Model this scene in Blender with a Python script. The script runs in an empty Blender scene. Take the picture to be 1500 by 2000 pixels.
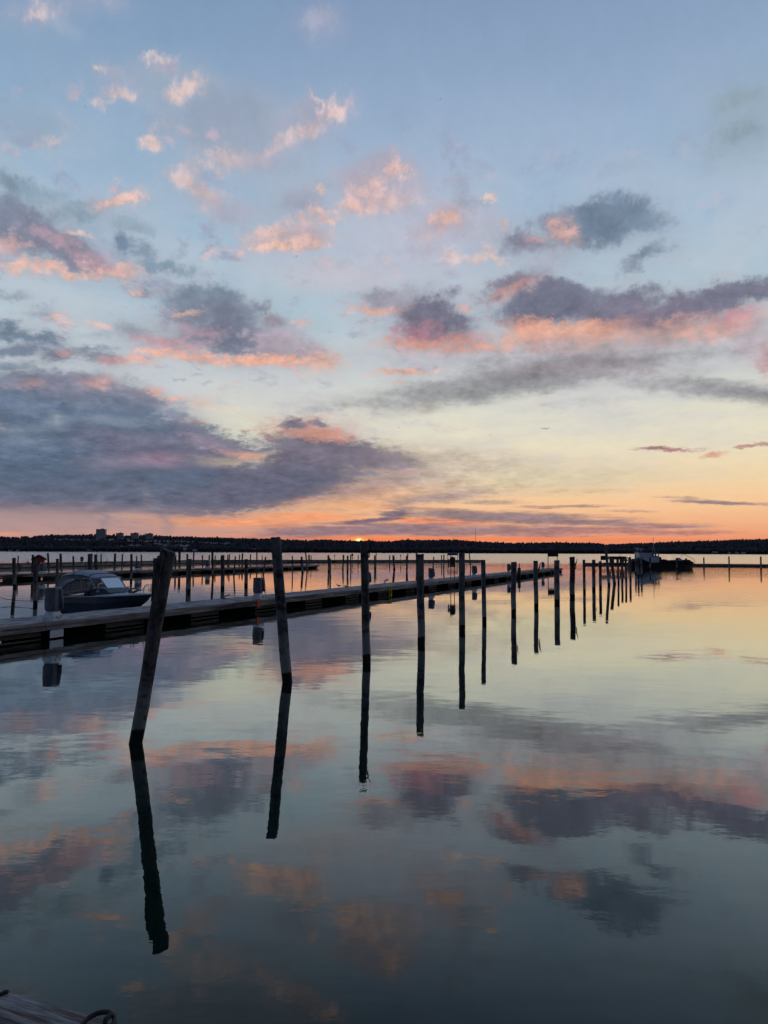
import bpy, bmesh, math, random
from mathutils import Vector, Matrix, noise as mnoise
S = bpy.context.scene
COL = S.collection
# ------------------------------------------------------------------ camera
H = 2.6                                   # eye height above the water, metres
PITCH = math.radians(3.07); ROLL = math.radians(0.22)
F = 1444.0                                # focal length in pixels of the 1500 x 2000 frame
cd = bpy.data.cameras.new('camera'); cam = bpy.data.objects.new('camera', cd); COL.objects.link(cam)
cd.sensor_fit = 'VERTICAL'; cd.sensor_height = 36.0; cd.lens = 36.0*F/2000.0
cd.clip_start = 0.05; cd.clip_end = 30000.0
cam.matrix_world = Matrix.Translation((0, 0, H)) @ Matrix.Rotation(math.pi/2+PITCH, 4, 'X') @ Matrix.Rotation(ROLL, 4, 'Z')
S.camera = cam
CR = cam.matrix_world.to_3x3()
def ray(px, py): return (CR @ Vector(((px-750)/F, (1000-py)/F, -1.0))).normalized()
def at(px, py, z=0.0):
    d = ray(px, py); k = (z-H)/d.z
    return Vector((d.x*k, d.y*k, z))
def azel(px, py):
    d = ray(px, py); return math.atan2(d.x, d.y), math.asin(d.z)
def lin(c):
    return tuple(((v/255.0)/12.92 if v <= 10 else ((v/255.0+0.055)/1.055)**2.4) for v in c)
S.view_settings.view_transform = 'Standard'; S.view_settings.look = 'None'
S.view_settings.exposure = 0.0; S.view_settings.gamma = 1.0
S.cycles.max_bounces = 5; S.cycles.diffuse_bounces = 2; S.cycles.glossy_bounces = 3
S.cycles.transmission_bounces = 4; S.cycles.transparent_max_bounces = 6
S.cycles.use_adaptive_sampling = True; S.cycles.adaptive_threshold = 0.03; S.cycles.adaptive_min_samples = 12
S.cycles.use_denoising = True; S.cycles.caustics_reflective = False; S.cycles.caustics_refractive = False

# ------------------------------------------------------------------ world: sunset sky
SUN_AZ, SUN_EL = azel(701, 1056)
W = bpy.data.worlds.new('World'); S.world = W; W.use_nodes = True
T = W.node_tree; N = T.nodes; LK = T.links
for n in list(N): N.remove(n)
def nn(t, **kw):
    n = N.new(t)
    for k, v in kw.items(): setattr(n, k, v)
    return n
def setin(n, i, v):
    if isinstance(v, bpy.types.NodeSocket): LK.new(v, n.inputs[i])
    elif v is not None: n.inputs[i].default_value = v
def M_(op, a, b=None, c=None, clamp=False):
    n = nn('ShaderNodeMath', operation=op, use_clamp=clamp)
    setin(n, 0, a); setin(n, 1, b); setin(n, 2, c)
    return n.outputs[0]
def V_(op, a, b=None, c=None):
    n = nn('ShaderNodeVectorMath', operation=op)
    setin(n, 0, a); setin(n, 1, b)
    if c is not None: setin(n, 2, c)
    return n.outputs[0]
def comb(x, y, z=0.0):
    n = nn('ShaderNodeCombineXYZ'); setin(n, 0, x); setin(n, 1, y); setin(n, 2, z); return n.outputs[0]
def mixc(f, a, b):
    n = nn('ShaderNodeMix', data_type='RGBA'); setin(n, 0, f)
    for i, v in ((6, a), (7, b)):
        if isinstance(v, bpy.types.NodeSocket): LK.new(v, n.inputs[i])
        else: n.inputs[i].default_value = (*v, 1.0)
    return n.outputs[2]
def noise_(vec, scale, detail, rough=0.55, col=False, dist=0.0):
    n = nn('ShaderNodeTexNoise', noise_dimensions='2D'); setin(n, 'Vector', vec)
    n.inputs['Scale'].default_value = scale; n.inputs['Detail'].default_value = detail
    n.inputs['Roughness'].default_value = rough; n.inputs['Distortion'].default_value = dist
    return n.outputs[1] if col else n.outputs[0]
def smooth(v, a, b, t0=0.0, t1=1.0):
    n = nn('ShaderNodeMapRange', interpolation_type='SMOOTHSTEP'); setin(n, 0, v)
    for i, x in ((1, a), (2, b), (3, t0), (4, t1)): n.inputs[i].default_value = x
    return n.outputs[0]
def ramp(v, stops):
    n = nn('ShaderNodeValToRGB'); setin(n, 0, v); cr = n.color_ramp
    while len(cr.elements) < len(stops): cr.elements.new(0.5)
    for e, (p, c) in zip(cr.elements, stops): e.position = p; e.color = (*lin(c), 1)
    return n.outputs[0]
tc = nn('ShaderNodeTexCoord'); sep = nn('ShaderNodeSeparateXYZ'); LK.new(tc.outputs['Generated'], sep.inputs[0])
AZ = M_('ARCTAN2', sep.outputs[0], sep.outputs[1])
EL = M_('ARCSINE', sep.outputs[2])
DEG = math.radians(1)
# base gradients over elevation (0..90 deg on 0..1 after a square root, so the horizon gets the detail)
elp = M_('SQRT', M_('MULTIPLY', M_('MAXIMUM', EL, 0.0), 2/math.pi))
q = lambda deg: math.sqrt(deg/90.0)
G_R = ramp(elp, [(0, (205,120,90)), (q(1.0), (236,150,112)), (q(2.2), (240,178,134)), (q(3.6), (247,199,151)), (q(5.5), (239,212,170)),
                 (q(8), (232,222,194)), (q(10.5), (222,219,203)), (q(13.5), (200,206,207)), (q(18), (176,196,208)), (q(24), (165,188,210)),
                 (q(30), (152,175,203)), (q(38), (131,154,185)), (q(55), (96,118,152)), (q(90), (70,90,125))])
G_L = ramp(elp, [(0, (206,138,118)), (q(1.2), (196,148,136)), (q(3), (178,150,148)), (q(6), (185,165,160)), (q(9), (196,192,186)),
                 (q(12), (196,204,208)), (q(17), (176,197,210)), (q(24), (158,185,208)), (q(30), (143,170,198)), (q(38), (124,152,184)),
                 (q(55), (92,115,150)), (q(90), (70,90,125))])
G_B = ramp(elp, [(0, (74,78,98)), (q(6), (96,90,112)), (q(14), (92,98,124)), (q(30), (78,92,122)), (q(60), (76,94,128)), (q(90), (70,90,125))])
base = mixc(smooth(AZ, math.radians(-20), math.radians(2)), G_L, G_R)
# Nishita twilight sky blended in away from the sunset
nis = nn('ShaderNodeTexSky', sky_type='NISHITA', sun_disc=False)
nis.sun_elevation = SUN_EL; nis.sun_rotation = SUN_AZ
back = mixc(0.8, V_('SCALE', nis.outputs[0]), G_B); 
for l in list(T.links):
    if l.from_node == nis: l.to_node.inputs['Scale'].default_value = 0.1
away = smooth(M_('ABSOLUTE', M_('SUBTRACT', AZ, SUN_AZ)), math.radians(45), math.radians(120))
base = mixc(away, base, back)
# warped coordinates: x azimuth, y elevation; noise space is squeezed towards the horizon
elog = M_('MULTIPLY', M_('LOGARITHM', M_('ADD', M_('MAXIMUM', EL, 0.0), 4.6*DEG), math.e), 0.55)
Q = comb(AZ, elog)
P0 = comb(AZ, EL)
w1 = V_('SUBTRACT', noise_(Q, 9, 3, 0.55, True), (0.5, 0.5, 0.5))
w2 = V_('SUBTRACT', noise_(Q, 42, 5, 0.6, True), (0.5, 0.5, 0.5))
flat = smooth(EL, 0.0, 22*DEG, 0.12, 1.0)
w3 = V_('SUBTRACT', noise_(Q, 150, 4, 0.6, True), (0.5, 0.5, 0.5))
def warp(k1, k2, k3=0.7, ky=1.0):
    a = nn('ShaderNodeVectorMath', operation='SCALE'); LK.new(w1, a.inputs[0]); a.inputs['Scale'].default_value = k1*DEG
    b = nn('ShaderNodeVectorMath', operation='SCALE'); LK.new(w2, b.inputs[0]); b.inputs['Scale'].default_value = k2*DEG
    d = nn('ShaderNodeVectorMath', operation='SCALE'); LK.new(w3, d.inputs[0]); d.inputs['Scale'].default_value = k3*DEG
    s = V_('ADD', V_('ADD', a.outputs[0], b.outputs[0]), d.outputs[0])
    s = V_('MULTIPLY', V_('MULTIPLY', s, comb(1.0, flat, 0.0)), (1.0, ky, 1.0))
    return V_('ADD', P0, s)
WARP = {'c': warp(2.4, 1.2, .5), 'p': warp(2.2, 1.2, .5), 'b': warp(2.6, 1.3, .5), 's': warp(2.6, 1.2, 0.5, 0.55), 'h': warp(2.0, 1.2)}
puff = M_('SUBTRACT', M_('ABSOLUTE', M_('MULTIPLY_ADD', noise_(V_('MULTIPLY_ADD', w2, (0.010, 0.006, 0), Q), 34, 4, 0.55), 2.0, -1.0)), 0.20)
NF = M_('MULTIPLY_ADD', puff, 0.45, M_('MULTIPLY_ADD', noise_(Q, 62, 8, 0.66), 0.85, -0.395))           # cumulus edge noise: rounded puffs plus fine wisps
NS = M_('SUBTRACT', noise_(V_('MULTIPLY', V_('ADD', Q, V_('MULTIPLY', w1, (0.06, 0.02, 0))), (1.0, 3.0, 1.0)), 12, 6, 0.6), 0.5)   # stretched streak noise
NZ = {'c': NF, 'p': NF, 'b': NF, 's': NS, 'h': NS}
# kind: c = cumulus edge, s = soft veil, h = thin horizontal wisps
PRM = {'c': (0.95, 0.32, 0.92), 'p': (0.95, 0.32, 1.04), 'b': (0.66, 0.17, 0.66), 's': (0.34, 0.10, 1.02), 'h': (0.7, 0.24, 0.80)}
def stroke(col, x, y, rx, ry, rot, c, op, kind='c'):
    if kind == 'c' and rx >= 64 and ry >= 23: kind = 'b'
    elif kind == 'c' and c[0] > 190 and c[0]-c[2] > 12: kind = 'p'
    a0, e0 = azel(x, y); r = math.radians(rot)
    ax, ex = azel(x+rx*math.cos(r), y-rx*math.sin(r)); ay, ey = azel(x-ry*math.sin(r), y-ry*math.cos(r))
    sx = math.hypot(ax-a0, ex-e0); sy = math.hypot(ay-a0, ey-e0)
    ang = math.atan2(ex-e0, ax-a0)
    m = nn('ShaderNodeMapping', vector_type='TEXTURE'); LK.new(WARP[kind], m.inputs[0])
    g = {'c': 2.15, 'p': 2.6, 'b': 1.85, 's': 1.75, 'h': 1.9}[kind]
    m.inputs[1].default_value = (a0, e0, 0); m.inputs[2].default_value = (0, 0, ang); m.inputs[3].default_value = (sx*g, sy*g, 1)
    t = nn('ShaderNodeTexGradient', gradient_type='SPHERICAL'); LK.new(m.outputs[0], t.inputs[0])
    k, lo, hi = PRM[kind]
    r_, g_, b_ = c
    if c[0] > 190 and c[0]-c[2] > 12: c = (r_-4, g_+3, b_-3)
    elif kind != 'h' and b_ >= r_ and r_ < 170: c = (r_+5, g_+8, b_+3)
    f = smooth(M_('MULTIPLY_ADD', NZ[kind], k, t.outputs[1]), lo, hi, 0.0, op)
    return mixc(f, col, lin(c))
STROKES = [
# soft mauve veils under the small clouds
(350,170,110,60,0,(156,166,190),.5,'s'),(430,245,110,70,0,(150,157,182),.6,'s'),(560,265,100,45,15,(164,164,186),.6,'s'),(560,400,90,55,0,(164,167,187),.55,'s'),(745,370,90,50,0,(172,168,185),.6,'s'),(430,410,100,30,-12,(166,168,187),.5,'s'),
(900,435,100,45,0,(170,172,189),.5,'s'),(330,640,150,45,0,(166,168,184),.45,'s'),(465,640,130,60,0,(142,144,164),.5,'s'),(840,620,120,55,0,(150,148,167),.55,'s'),(1060,480,170,55,5,(160,165,183),.45,'s'),(130,480,200,60,-15,(150,156,178),.5,'s'),
# top left
(75,25,60,26,0,(178,174,192),.6),(72,30,26,13,0,(218,194,196),.8),(205,8,40,18,0,(165,168,192),.5),(620,40,32,28,0,(166,164,190),.55),
(130,60,60,14,-30,(155,170,195),.5,'s'),(320,125,28,22,0,(180,170,186),.7),(300,112,24,8,5,(215,195,200),.8),(290,158,36,26,0,(145,160,184),.5),
(222,148,30,18,0,(162,165,186),.6),(203,143,11,8,0,(225,200,200),.8),(235,187,28,14,0,(212,184,190),.9),(198,205,16,6,-20,(210,188,194),.7),
(400,165,70,20,-25,(146,160,183),.45),(358,172,36,18,20,(222,190,190),.95),(440,235,75,55,0,(140,150,177),.6),(480,215,50,26,0,(142,152,178),.5),
(425,255,22,13,0,(196,172,185),.7),(590,235,50,30,20,(160,158,182),.85),(575,265,34,9,5,(220,184,186),.9),(615,250,22,14,0,(214,182,188),.8),
(655,215,30,13,35,(234,198,200),.95),(648,228,20,10,0,(232,196,198),.9),(625,203,13,6,-10,(228,196,200),.9),(450,300,42,20,0,(212,180,184),.9),
(415,325,24,9,0,(214,182,184),.8),(505,300,34,18,10,(180,164,182),.8),(535,288,38,14,22,(214,182,188),.85),(540,318,50,20,0,(146,156,180),.6),
(360,262,24,12,0,(198,180,192),.7),(345,250,55,30,0,(148,162,185),.35),(290,292,18,12,0,(220,186,188),.9),(325,287,14,8,0,(204,185,195),.6),
(60,232,55,36,0,(135,155,182),.45),(105,262,16,12,0,(208,182,190),.8),(375,335,24,12,0,(214,180,184),.85),(360,360,36,13,-20,(226,186,184),.95),
(402,390,38,14,-25,(216,180,180),.9),(450,410,46,20,-10,(162,160,182),.75),(205,400,46,18,10,(165,155,172),.8),(238,390,38,13,16,(242,188,176),.95),
(20,362,40,22,-15,(118,138,163),.85),(75,382,46,18,0,(128,148,172),.65),(150,418,70,16,0,(130,150,172),.65),(10,400,55,18,0,(122,142,168),.7),(260,440,50,14,0,(135,155,176),.5),
(45,452,70,36,-25,(122,126,152),.95),(120,492,80,28,-22,(128,128,152),.9),(20,478,38,14,-10,(212,170,176),.85),(110,472,46,14,-25,(180,152,166),.7),
(50,520,32,11,-8,(228,178,168),.9),(98,530,30,10,-6,(228,176,166),.9),(140,540,24,9,0,(234,178,164),.9),(190,512,50,18,-10,(176,150,164),.8),(218,526,48,14,0,(226,176,168),.9),
(140,455,22,6,0,(226,190,185),.9),(240,478,26,22,0,(104,120,148),.9),(285,498,26,22,0,(120,138,162),.85),(325,524,50,11,-12,(118,138,163),.8),(292,450,26,14,0,(128,148,172),.6),
(590,392,52,32,0,(150,152,176),.8),(565,475,74,28,6,(200,172,182),.85),(545,492,46,10,4,(238,188,176),.95),(610,482,28,15,0,(234,184,176),.9),(520,460,32,14,0,(222,184,182),.8),
(620,410,20,12,0,(236,186,176),.9),(642,430,24,10,0,(240,186,174),.9),(585,435,24,14,0,(214,178,182),.8),(632,368,10,8,0,(236,196,190),.9),
(745,345,70,38,0,(166,158,178),.9),(700,402,38,14,5,(238,184,172),.95),(718,362,34,20,0,(224,176,174),.85),(772,338,28,12,15,(234,182,172),.9),(760,388,44,14,0,(228,178,174),.85),
(800,480,180,150,0,(194,190,204),.6,'s'),(480,330,220,110,20,(160,172,196),.4,'s'),(650,540,120,30,0,(200,190,198),.5,'s'),
# top right
(860,437,42,24,25,(196,164,174),.85),(868,427,26,12,15,(230,182,174),.85),(920,398,32,12,0,(150,156,178),.7),(955,386,19,8,15,(236,196,186),.9),
(935,448,46,24,0,(168,168,186),.5),(978,435,11,11,0,(222,186,184),.7),(875,505,18,11,0,(226,188,186),.7),(925,503,16,9,0,(228,190,184),.7),(965,497,26,9,-25,(230,190,184),.8),
(1100,438,56,32,5,(122,124,149),.95),(1024,472,52,20,0,(124,124,148),.95),(1190,428,80,36,14,(108,122,148),.95),(1272,436,44,28,0,(114,130,155),.9),(1230,408,40,16,0,(112,126,152),.9),
(1103,447,26,16,0,(212,166,164),.9),(1088,430,20,9,20,(206,166,168),.8),(1045,462,26,7,10,(204,160,164),.8),(1262,506,52,15,18,(118,128,153),.9),
(1000,555,66,20,16,(126,118,140),.95),(1010,568,44,11,18,(220,152,145),.9),(1060,500,70,30,0,(170,172,186),.5,'s'),
(1450,235,130,120,0,(140,156,170),.4,'s'),(1440,195,56,24,0,(136,152,168),.5),(1432,268,46,26,0,(130,146,162),.6),(1230,325,60,16,0,(150,168,190),.4,'s'),
# left middle
(400,585,66,30,0,(112,122,146),.9),(440,610,60,20,-5,(120,124,146),.85),(362,612,40,12,0,(140,136,156),.85),(372,606,20,5,0,(226,176,170),.85),(455,655,84,32,-12,(112,116,140),.95),
(510,600,22,10,0,(120,124,148),.85),(535,624,26,14,0,(150,138,156),.9),(584,630,18,9,0,(222,172,166),.8),(285,567,52,10,-3,(150,148,168),.8),(266,564,16,6,0,(232,184,178),.9),
(250,645,44,18,-8,(146,148,168),.75),(330,668,76,18,-4,(188,150,158),.85),(400,640,50,12,-12,(180,150,162),.6),(560,680,70,26,-15,(176,160,172),.7),(312,690,38,7,-3,(242,176,160),.95),(400,694,84,9,-2,(228,168,158),.9),(520,702,95,8,-2,(246,174,154),.95),(628,706,32,18,0,(224,172,162),.85),
(25,575,36,9,0,(135,150,172),.6),(80,605,38,12,0,(140,152,174),.5),(117,610,20,8,0,(222,182,178),.85),(192,637,22,9,0,(216,180,180),.85),(200,656,36,8,0,(145,156,176),.5),
(15,640,50,17,-5,(100,114,140),.9),(80,656,48,17,-8,(100,114,140),.9),(35,682,60,14,0,(104,114,140),.9),(108,692,30,14,0,(112,114,138),.9),(122,688,14,8,0,(204,158,160),.8),(30,716,40,10,0,(115,128,150),.7),
(172,684,38,7,0,(120,130,152),.8),(195,702,52,12,-8,(118,122,144),.85),(228,712,40,10,0,(180,146,154),.85),(268,708,30,8,0,(232,172,162),.9),
(350,742,14,3,0,(150,150,165),.7,'h'),(400,748,16,3,0,(155,155,165),.6,'h'),
# big left bank
(60,790,140,52,-4,(100,112,140),.97),(160,762,110,26,-4,(124,122,146),.9),(55,754,40,9,0,(204,156,160),.8),(185,748,36,9,0,(206,158,160),.85),(205,800,100,30,0,(96,106,134),.9),(275,772,46,12,-12,(140,128,148),.9),(300,768,12,7,0,(226,166,156),.9),
(335,778,20,6,0,(232,172,156),.9),(388,786,24,9,0,(222,180,172),.75),(436,798,22,5,0,(236,172,154),.9),(375,822,28,6,-5,(206,160,156),.8),
(490,835,110,60,-25,(224,216,200),.75,'s'),(560,770,260,40,0,(206,206,206),.5,'s'),
(240,845,200,36,-8,(86,101,130),.97),(120,822,28,15,0,(168,176,188),.8,'s'),(350,838,80,20,-10,(100,106,132),.9),
(120,925,330,85,0,(80,95,123),.97),(340,890,160,34,-10,(104,100,126),.95),(420,868,80,14,-14,(140,122,142),.9),(475,886,44,6,-12,(226,156,142),.9),(545,893,46,4,-4,(246,170,138),.95),
(470,905,90,16,-3,(200,176,160),.6,'s'),(250,908,90,18,0,(140,122,144),.6,'s'),(60,835,120,14,6,(124,134,158),.5,'s'),(330,862,150,12,-6,(120,118,142),.5,'s'),(120,985,260,20,0,(112,106,128),.6,'s'),(310,898,44,14,0,(160,132,148),.6,'s'),
(380,955,260,38,2,(86,95,121),.95),(560,950,190,34,10,(96,94,118),.92),(150,975,280,36,0,(98,98,122),.7,'s'),
(605,842,76,22,-4,(208,144,140),.95),(570,828,26,10,0,(108,104,130),.9),(628,827,24,6,0,(120,110,134),.9),(655,850,36,9,-8,(234,160,142),.85),
(615,880,100,30,-4,(104,98,122),.95),(700,895,110,26,-6,(120,108,128),.9),(570,925,110,26,26,(96,94,118),.9),
(790,905,160,26,-4,(176,152,154),.7,'s'),(890,890,160,24,-5,(208,184,170),.6,'s'),
# right middle
(765,575,60,18,8,(150,142,162),.85),(752,602,66,10,0,(230,170,158),.9),(800,590,60,36,0,(150,150,168),.5,'s'),(890,570,22,11,0,(128,126,148),.85),(912,597,15,7,0,(228,170,160),.8),
(845,625,64,34,-8,(108,104,128),.97),(825,655,56,24,0,(162,122,136),.9),(845,676,90,13,-2,(222,152,140),.9),(908,662,34,14,-10,(196,138,138),.9),(945,680,34,5,-6,(236,162,142),.9),
(1065,605,92,38,2,(106,106,130),.97),(1110,575,80,24,0,(112,112,136),.9),(1200,600,70,28,18,(114,108,132),.95),
(1015,645,40,20,0,(212,148,138),.8),(1090,662,100,18,4,(230,162,142),.95),(1040,645,30,14,0,(226,158,144),.8),(1175,648,110,20,8,(233,166,146),.98),(1240,622,60,14,10,(214,146,142),.85),(1110,680,110,14,0,(196,158,160),.8,'s'),
(1330,602,110,30,12,(118,110,134),.97),(1430,578,100,24,8,(114,112,136),.95),(1300,640,80,22,8,(196,150,148),.9),(1400,645,90,17,12,(222,158,146),.85),(1440,620,50,16,10,(190,140,148),.85),
(1475,670,60,44,0,(186,164,174),.7,'s'),(1495,700,22,36,0,(190,146,150),.7),
(1130,700,380,50,6,(170,164,174),.6,'s'),(1000,745,260,30,13,(124,120,131),.95,'s'),(1140,715,230,24,6,(140,130,141),.8,'s'),(870,768,240,22,6,(146,145,152),.85,'s'),(1450,768,210,18,-4,(128,125,138),.9,'s'),(1290,745,160,14,-4,(155,152,160),.7,'s'),
(1230,725,180,12,0,(172,164,172),.6,'s'),(790,728,54,5,0,(238,170,150),.9),(800,700,120,20,0,(186,186,194),.6,'s'),
# low small ones
(1308,876,62,5,-1,(166,118,124),.95,'h'),(1395,888,24,5,2,(222,160,140),.85,'h'),(1455,874,26,3,2,(186,140,136),.8,'h'),(1492,869,20,4,0,(180,135,135),.8,'h'),(1068,838,8,3,10,(160,150,150),.7,'h'),(957,850,8,4,10,(240,200,170),.6,'h'),
(785,920,56,4,-2,(240,160,130),.8,'h'),(893,940,22,4,0,(232,150,125),.85,'h'),(760,960,120,20,0,(240,172,130),.7,'s'),(700,985,160,18,0,(238,164,126),.75,'s'),
(850,974,90,9,5,(150,134,138),.8,'h'),(955,980,70,5,0,(170,146,140),.6,'h'),(1120,962,90,6,3,(205,176,150),.5,'h'),
(1412,981,84,4,-2,(138,122,130),.9,'h'),(1340,972,46,3,-3,(176,146,136),.6,'h'),(1140,988,60,3,0,(160,130,132),.7,'h'),(1230,1000,60,3,-2,(170,138,134),.6,'h'),(1060,990,60,3,0,(165,135,134),.6,'h'),
(25,748,34,14,0,(116,120,144),.8),(100,755,34,14,0,(118,122,146),.8),(150,744,26,9,0,(132,128,150),.8),(245,768,34,13,-10,(122,124,148),.85),(292,786,28,12,-10,(120,122,146),.85),(335,806,30,12,-14,(122,124,148),.8),(375,836,36,12,-14,(118,118,142),.85),(445,866,44,12,-12,(122,116,138),.8),
(60,800,60,18,0,(118,128,154),.55),(180,790,50,14,-8,(124,130,154),.5),(160,870,90,20,0,(100,110,138),.5),(60,880,70,20,0,(104,116,144),.5),
(225,822,70,11,-6,(150,160,180),.5,'s'),(40,860,50,10,0,(126,138,162),.5,'s'),
# soft grey-mauve veil running right from the dark bank, over the glow
(900,915,300,34,-3,(206,186,172),.6,'s'),(800,935,170,24,-6,(182,160,156),.6,'s'),(720,955,130,20,10,(150,132,140),.6,'s'),(880,965,160,16,4,(176,156,150),.5,'s'),(1060,935,240,22,2,(216,198,172),.5,'s'),
(590,905,130,26,14,(100,96,120),.9,'b'),(690,893,130,20,-4,(116,106,126),.8,'b'),(520,955,170,26,10,(96,94,118),.85,'b'),(610,850,60,12,-4,(206,146,136),.9),(575,832,30,9,0,(112,106,130),.9),
# horizon bands
(60,1018,330,30,0,(180,148,146),.9,'s'),(250,1008,60,8,0,(206,158,146),.7,'s'),(5,1042,60,5,0,(236,150,124),.7,'s'),(350,1020,90,13,0,(228,158,130),.7,'s'),(470,1020,130,9,0,(246,152,112),.85,'s'),(610,1010,120,9,0,(248,150,108),.9,'s'),
(300,1000,60,14,-60,(130,118,134),.6,'s'),(200,1004,40,10,-70,(130,120,136),.5,'s'),
(850,1018,120,7,-2,(250,142,104),.9,'h'),(560,1028,60,4,0,(200,130,115),.6,'h'),
(720,1017,62,5,4,(108,96,118),.95,'h'),(772,1004,34,9,12,(112,102,122),.95,'h'),
(960,1009,260,12,-2,(138,120,128),.9,'h'),(1180,1022,200,6,-2,(150,122,128),.85,'h'),
(680,1036,190,14,3,(146,120,128),.95,'h'),(920,1037,360,12,0,(150,122,128),.92,'h'),(1200,1040,240,6,0,(182,126,120),.8,'h'),
(900,1053,420,4,0,(250,128,84),.9,'s'),(1250,1056,200,3,0,(240,136,100),.7,'s'),

]
# thin high veil that pales the middle of the sky, streaked and patchy
veil = M_('MULTIPLY', smooth(noise_(V_('MULTIPLY_ADD', w1, (0.08, 0.03, 0), V_('MULTIPLY', Q, (1.0, 1.7, 1.0))), 5.5, 7, 0.6), 0.36, 0.66), smooth(EL, 36*DEG, 14*DEG, 0.0, 0.42))
veil = M_('MULTIPLY', veil, smooth(EL, 2*DEG, 9*DEG, 0.0, 1.0))
base = mixc(M_('MULTIPLY', veil, M_('SUBTRACT', 1.0, away)), base, lin((199, 200, 205)))
# ragged scraps of cloud between the larger ones, mauve with rosy cores
frag = M_('SUBTRACT', noise_(V_('MULTIPLY_ADD', w2, (0.02, 0.012, 0), V_('MULTIPLY', Q, (1.0, 1.35, 1.0))), 15, 9, 0.62), 0.5)
rosy = smooth(noise_(V_('MULTIPLY_ADD', w2, (0.02, 0.012, 0), V_('MULTIPLY_ADD', Q, (1.0, 1.35, 1.0), (0.012, 0.012, 0))), 21, 6, 0.6), 0.48, 0.66)
cover = M_('MULTIPLY', smooth(EL, 35*DEG, 25*DEG, 0.0, 1.0), smooth(EL, 7*DEG, 13*DEG, 0.0, 1.0))
cover = M_('MULTIPLY', cover, smooth(AZ, 21*DEG, 2*DEG, 0.30, 1.0))
col = mixc(M_('MULTIPLY', smooth(frag, 0.02, 0.20, 0.0, 0.62), M_('MULTIPLY', cover, M_('SUBTRACT', 1.0, away))), base, mixc(rosy, lin((148, 152, 177)), lin((224, 184, 180))))
HALO = []
for st in STROKES:
    k_ = st[7] if len(st) > 7 else 'c'
    if k_ == 'c' and st[2] >= 30 and st[1] < 900:
        d_ = tuple(int(v*.5+w*.5) for v, w in zip(st[5], (182, 182, 196)))
        HALO.append((st[0]+6, st[1]+st[3]*.25, st[2]*1.45, st[3]*1.7, st[4], d_, .34, 's'))
STROKES = HALO+STROKES
for i_, st in enumerate(STROKES):
    if i_ % 70 == 69:        # keeps the shader's working memory small: the next strokes wait for the colour so far
        tiny = V_('MULTIPLY', col, (1e-8, 1e-8, 1e-8))
        for kk in WARP: WARP[kk] = V_('ADD', WARP[kk], tiny)
    col = stroke(col, *st)
# relief: brightness breaks up inside the clouds
dif = nn('ShaderNodeVectorMath', operation='DISTANCE'); LK.new(col, dif.inputs[0]); LK.new(base, dif.inputs[1])
cloudy = smooth(dif.outputs['Value'], 0.02, 0.30)
rel = M_('MULTIPLY_ADD', M_('MULTIPLY', M_('ADD', M_('SUBTRACT', noise_(Q, 26, 6, 0.6), 0.5), M_('MULTIPLY', NF, 0.8)), M_('MULTIPLY_ADD', cloudy, 0.75, 0.10)), 1.0, 1.0)
lum = nn('ShaderNodeVectorMath', operation='SCALE'); LK.new(col, lum.inputs[0]); LK.new(rel, lum.inputs['Scale'])
col = mixc(smooth(EL, 0.0, 30*DEG, 0.95, 0.7), col, lum.outputs[0])
# sun sliver and its glow above the far trees
def glow(col, sx, sy, c, op):
    m = nn('ShaderNodeMapping', vector_type='TEXTURE'); LK.new(P0, m.inputs[0])
    m.inputs[1].default_value = (SUN_AZ, SUN_EL, 0); m.inputs[3].default_value = (sx*DEG, sy*DEG, 1)
    t = nn('ShaderNodeTexGradient', gradient_type='SPHERICAL'); LK.new(m.outputs[0], t.inputs[0])
    return mixc(smooth(t.outputs[1], 0.0, 1.0, 0.0, op), col, c)
#GLOW#
col = glow(col, 4.5, 0.7, lin((255,126,74)), 0.55)
col = glow(col, 1.1, 0.45, (1.15, 0.46, 0.14), 0.85)
col = glow(col, 0.36, 0.26, (2.6, 1.7, 0.7), 1.0)
bg = nn('ShaderNodeBackground'); LK.new(col, bg.inputs[0]); bg.inputs[1].default_value = 1.0
out = nn('ShaderNodeOutputWorld'); LK.new(bg.outputs[0], out.inputs[0])
W.cycles.sampling_method = 'MANUAL'; W.cycles.sample_map_resolution = 512
# the sun itself, nearly set behind the far wood
sl = bpy.data.lights.new('sun', 'SUN'); sl.energy = 0.5; sl.angle = math.radians(0.5); sl.color = (1.0, 0.55, 0.28)
so = bpy.data.objects.new('sun', sl); COL.objects.link(so)
LE = SUN_EL-math.radians(0.2)            # most of the disc is already behind the wood
sd = Vector((math.sin(SUN_AZ)*math.cos(LE), math.cos(SUN_AZ)*math.cos(LE), math.sin(LE)))
so.rotation_euler = (-sd).to_track_quat('-Z', 'Y').to_euler()

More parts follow.
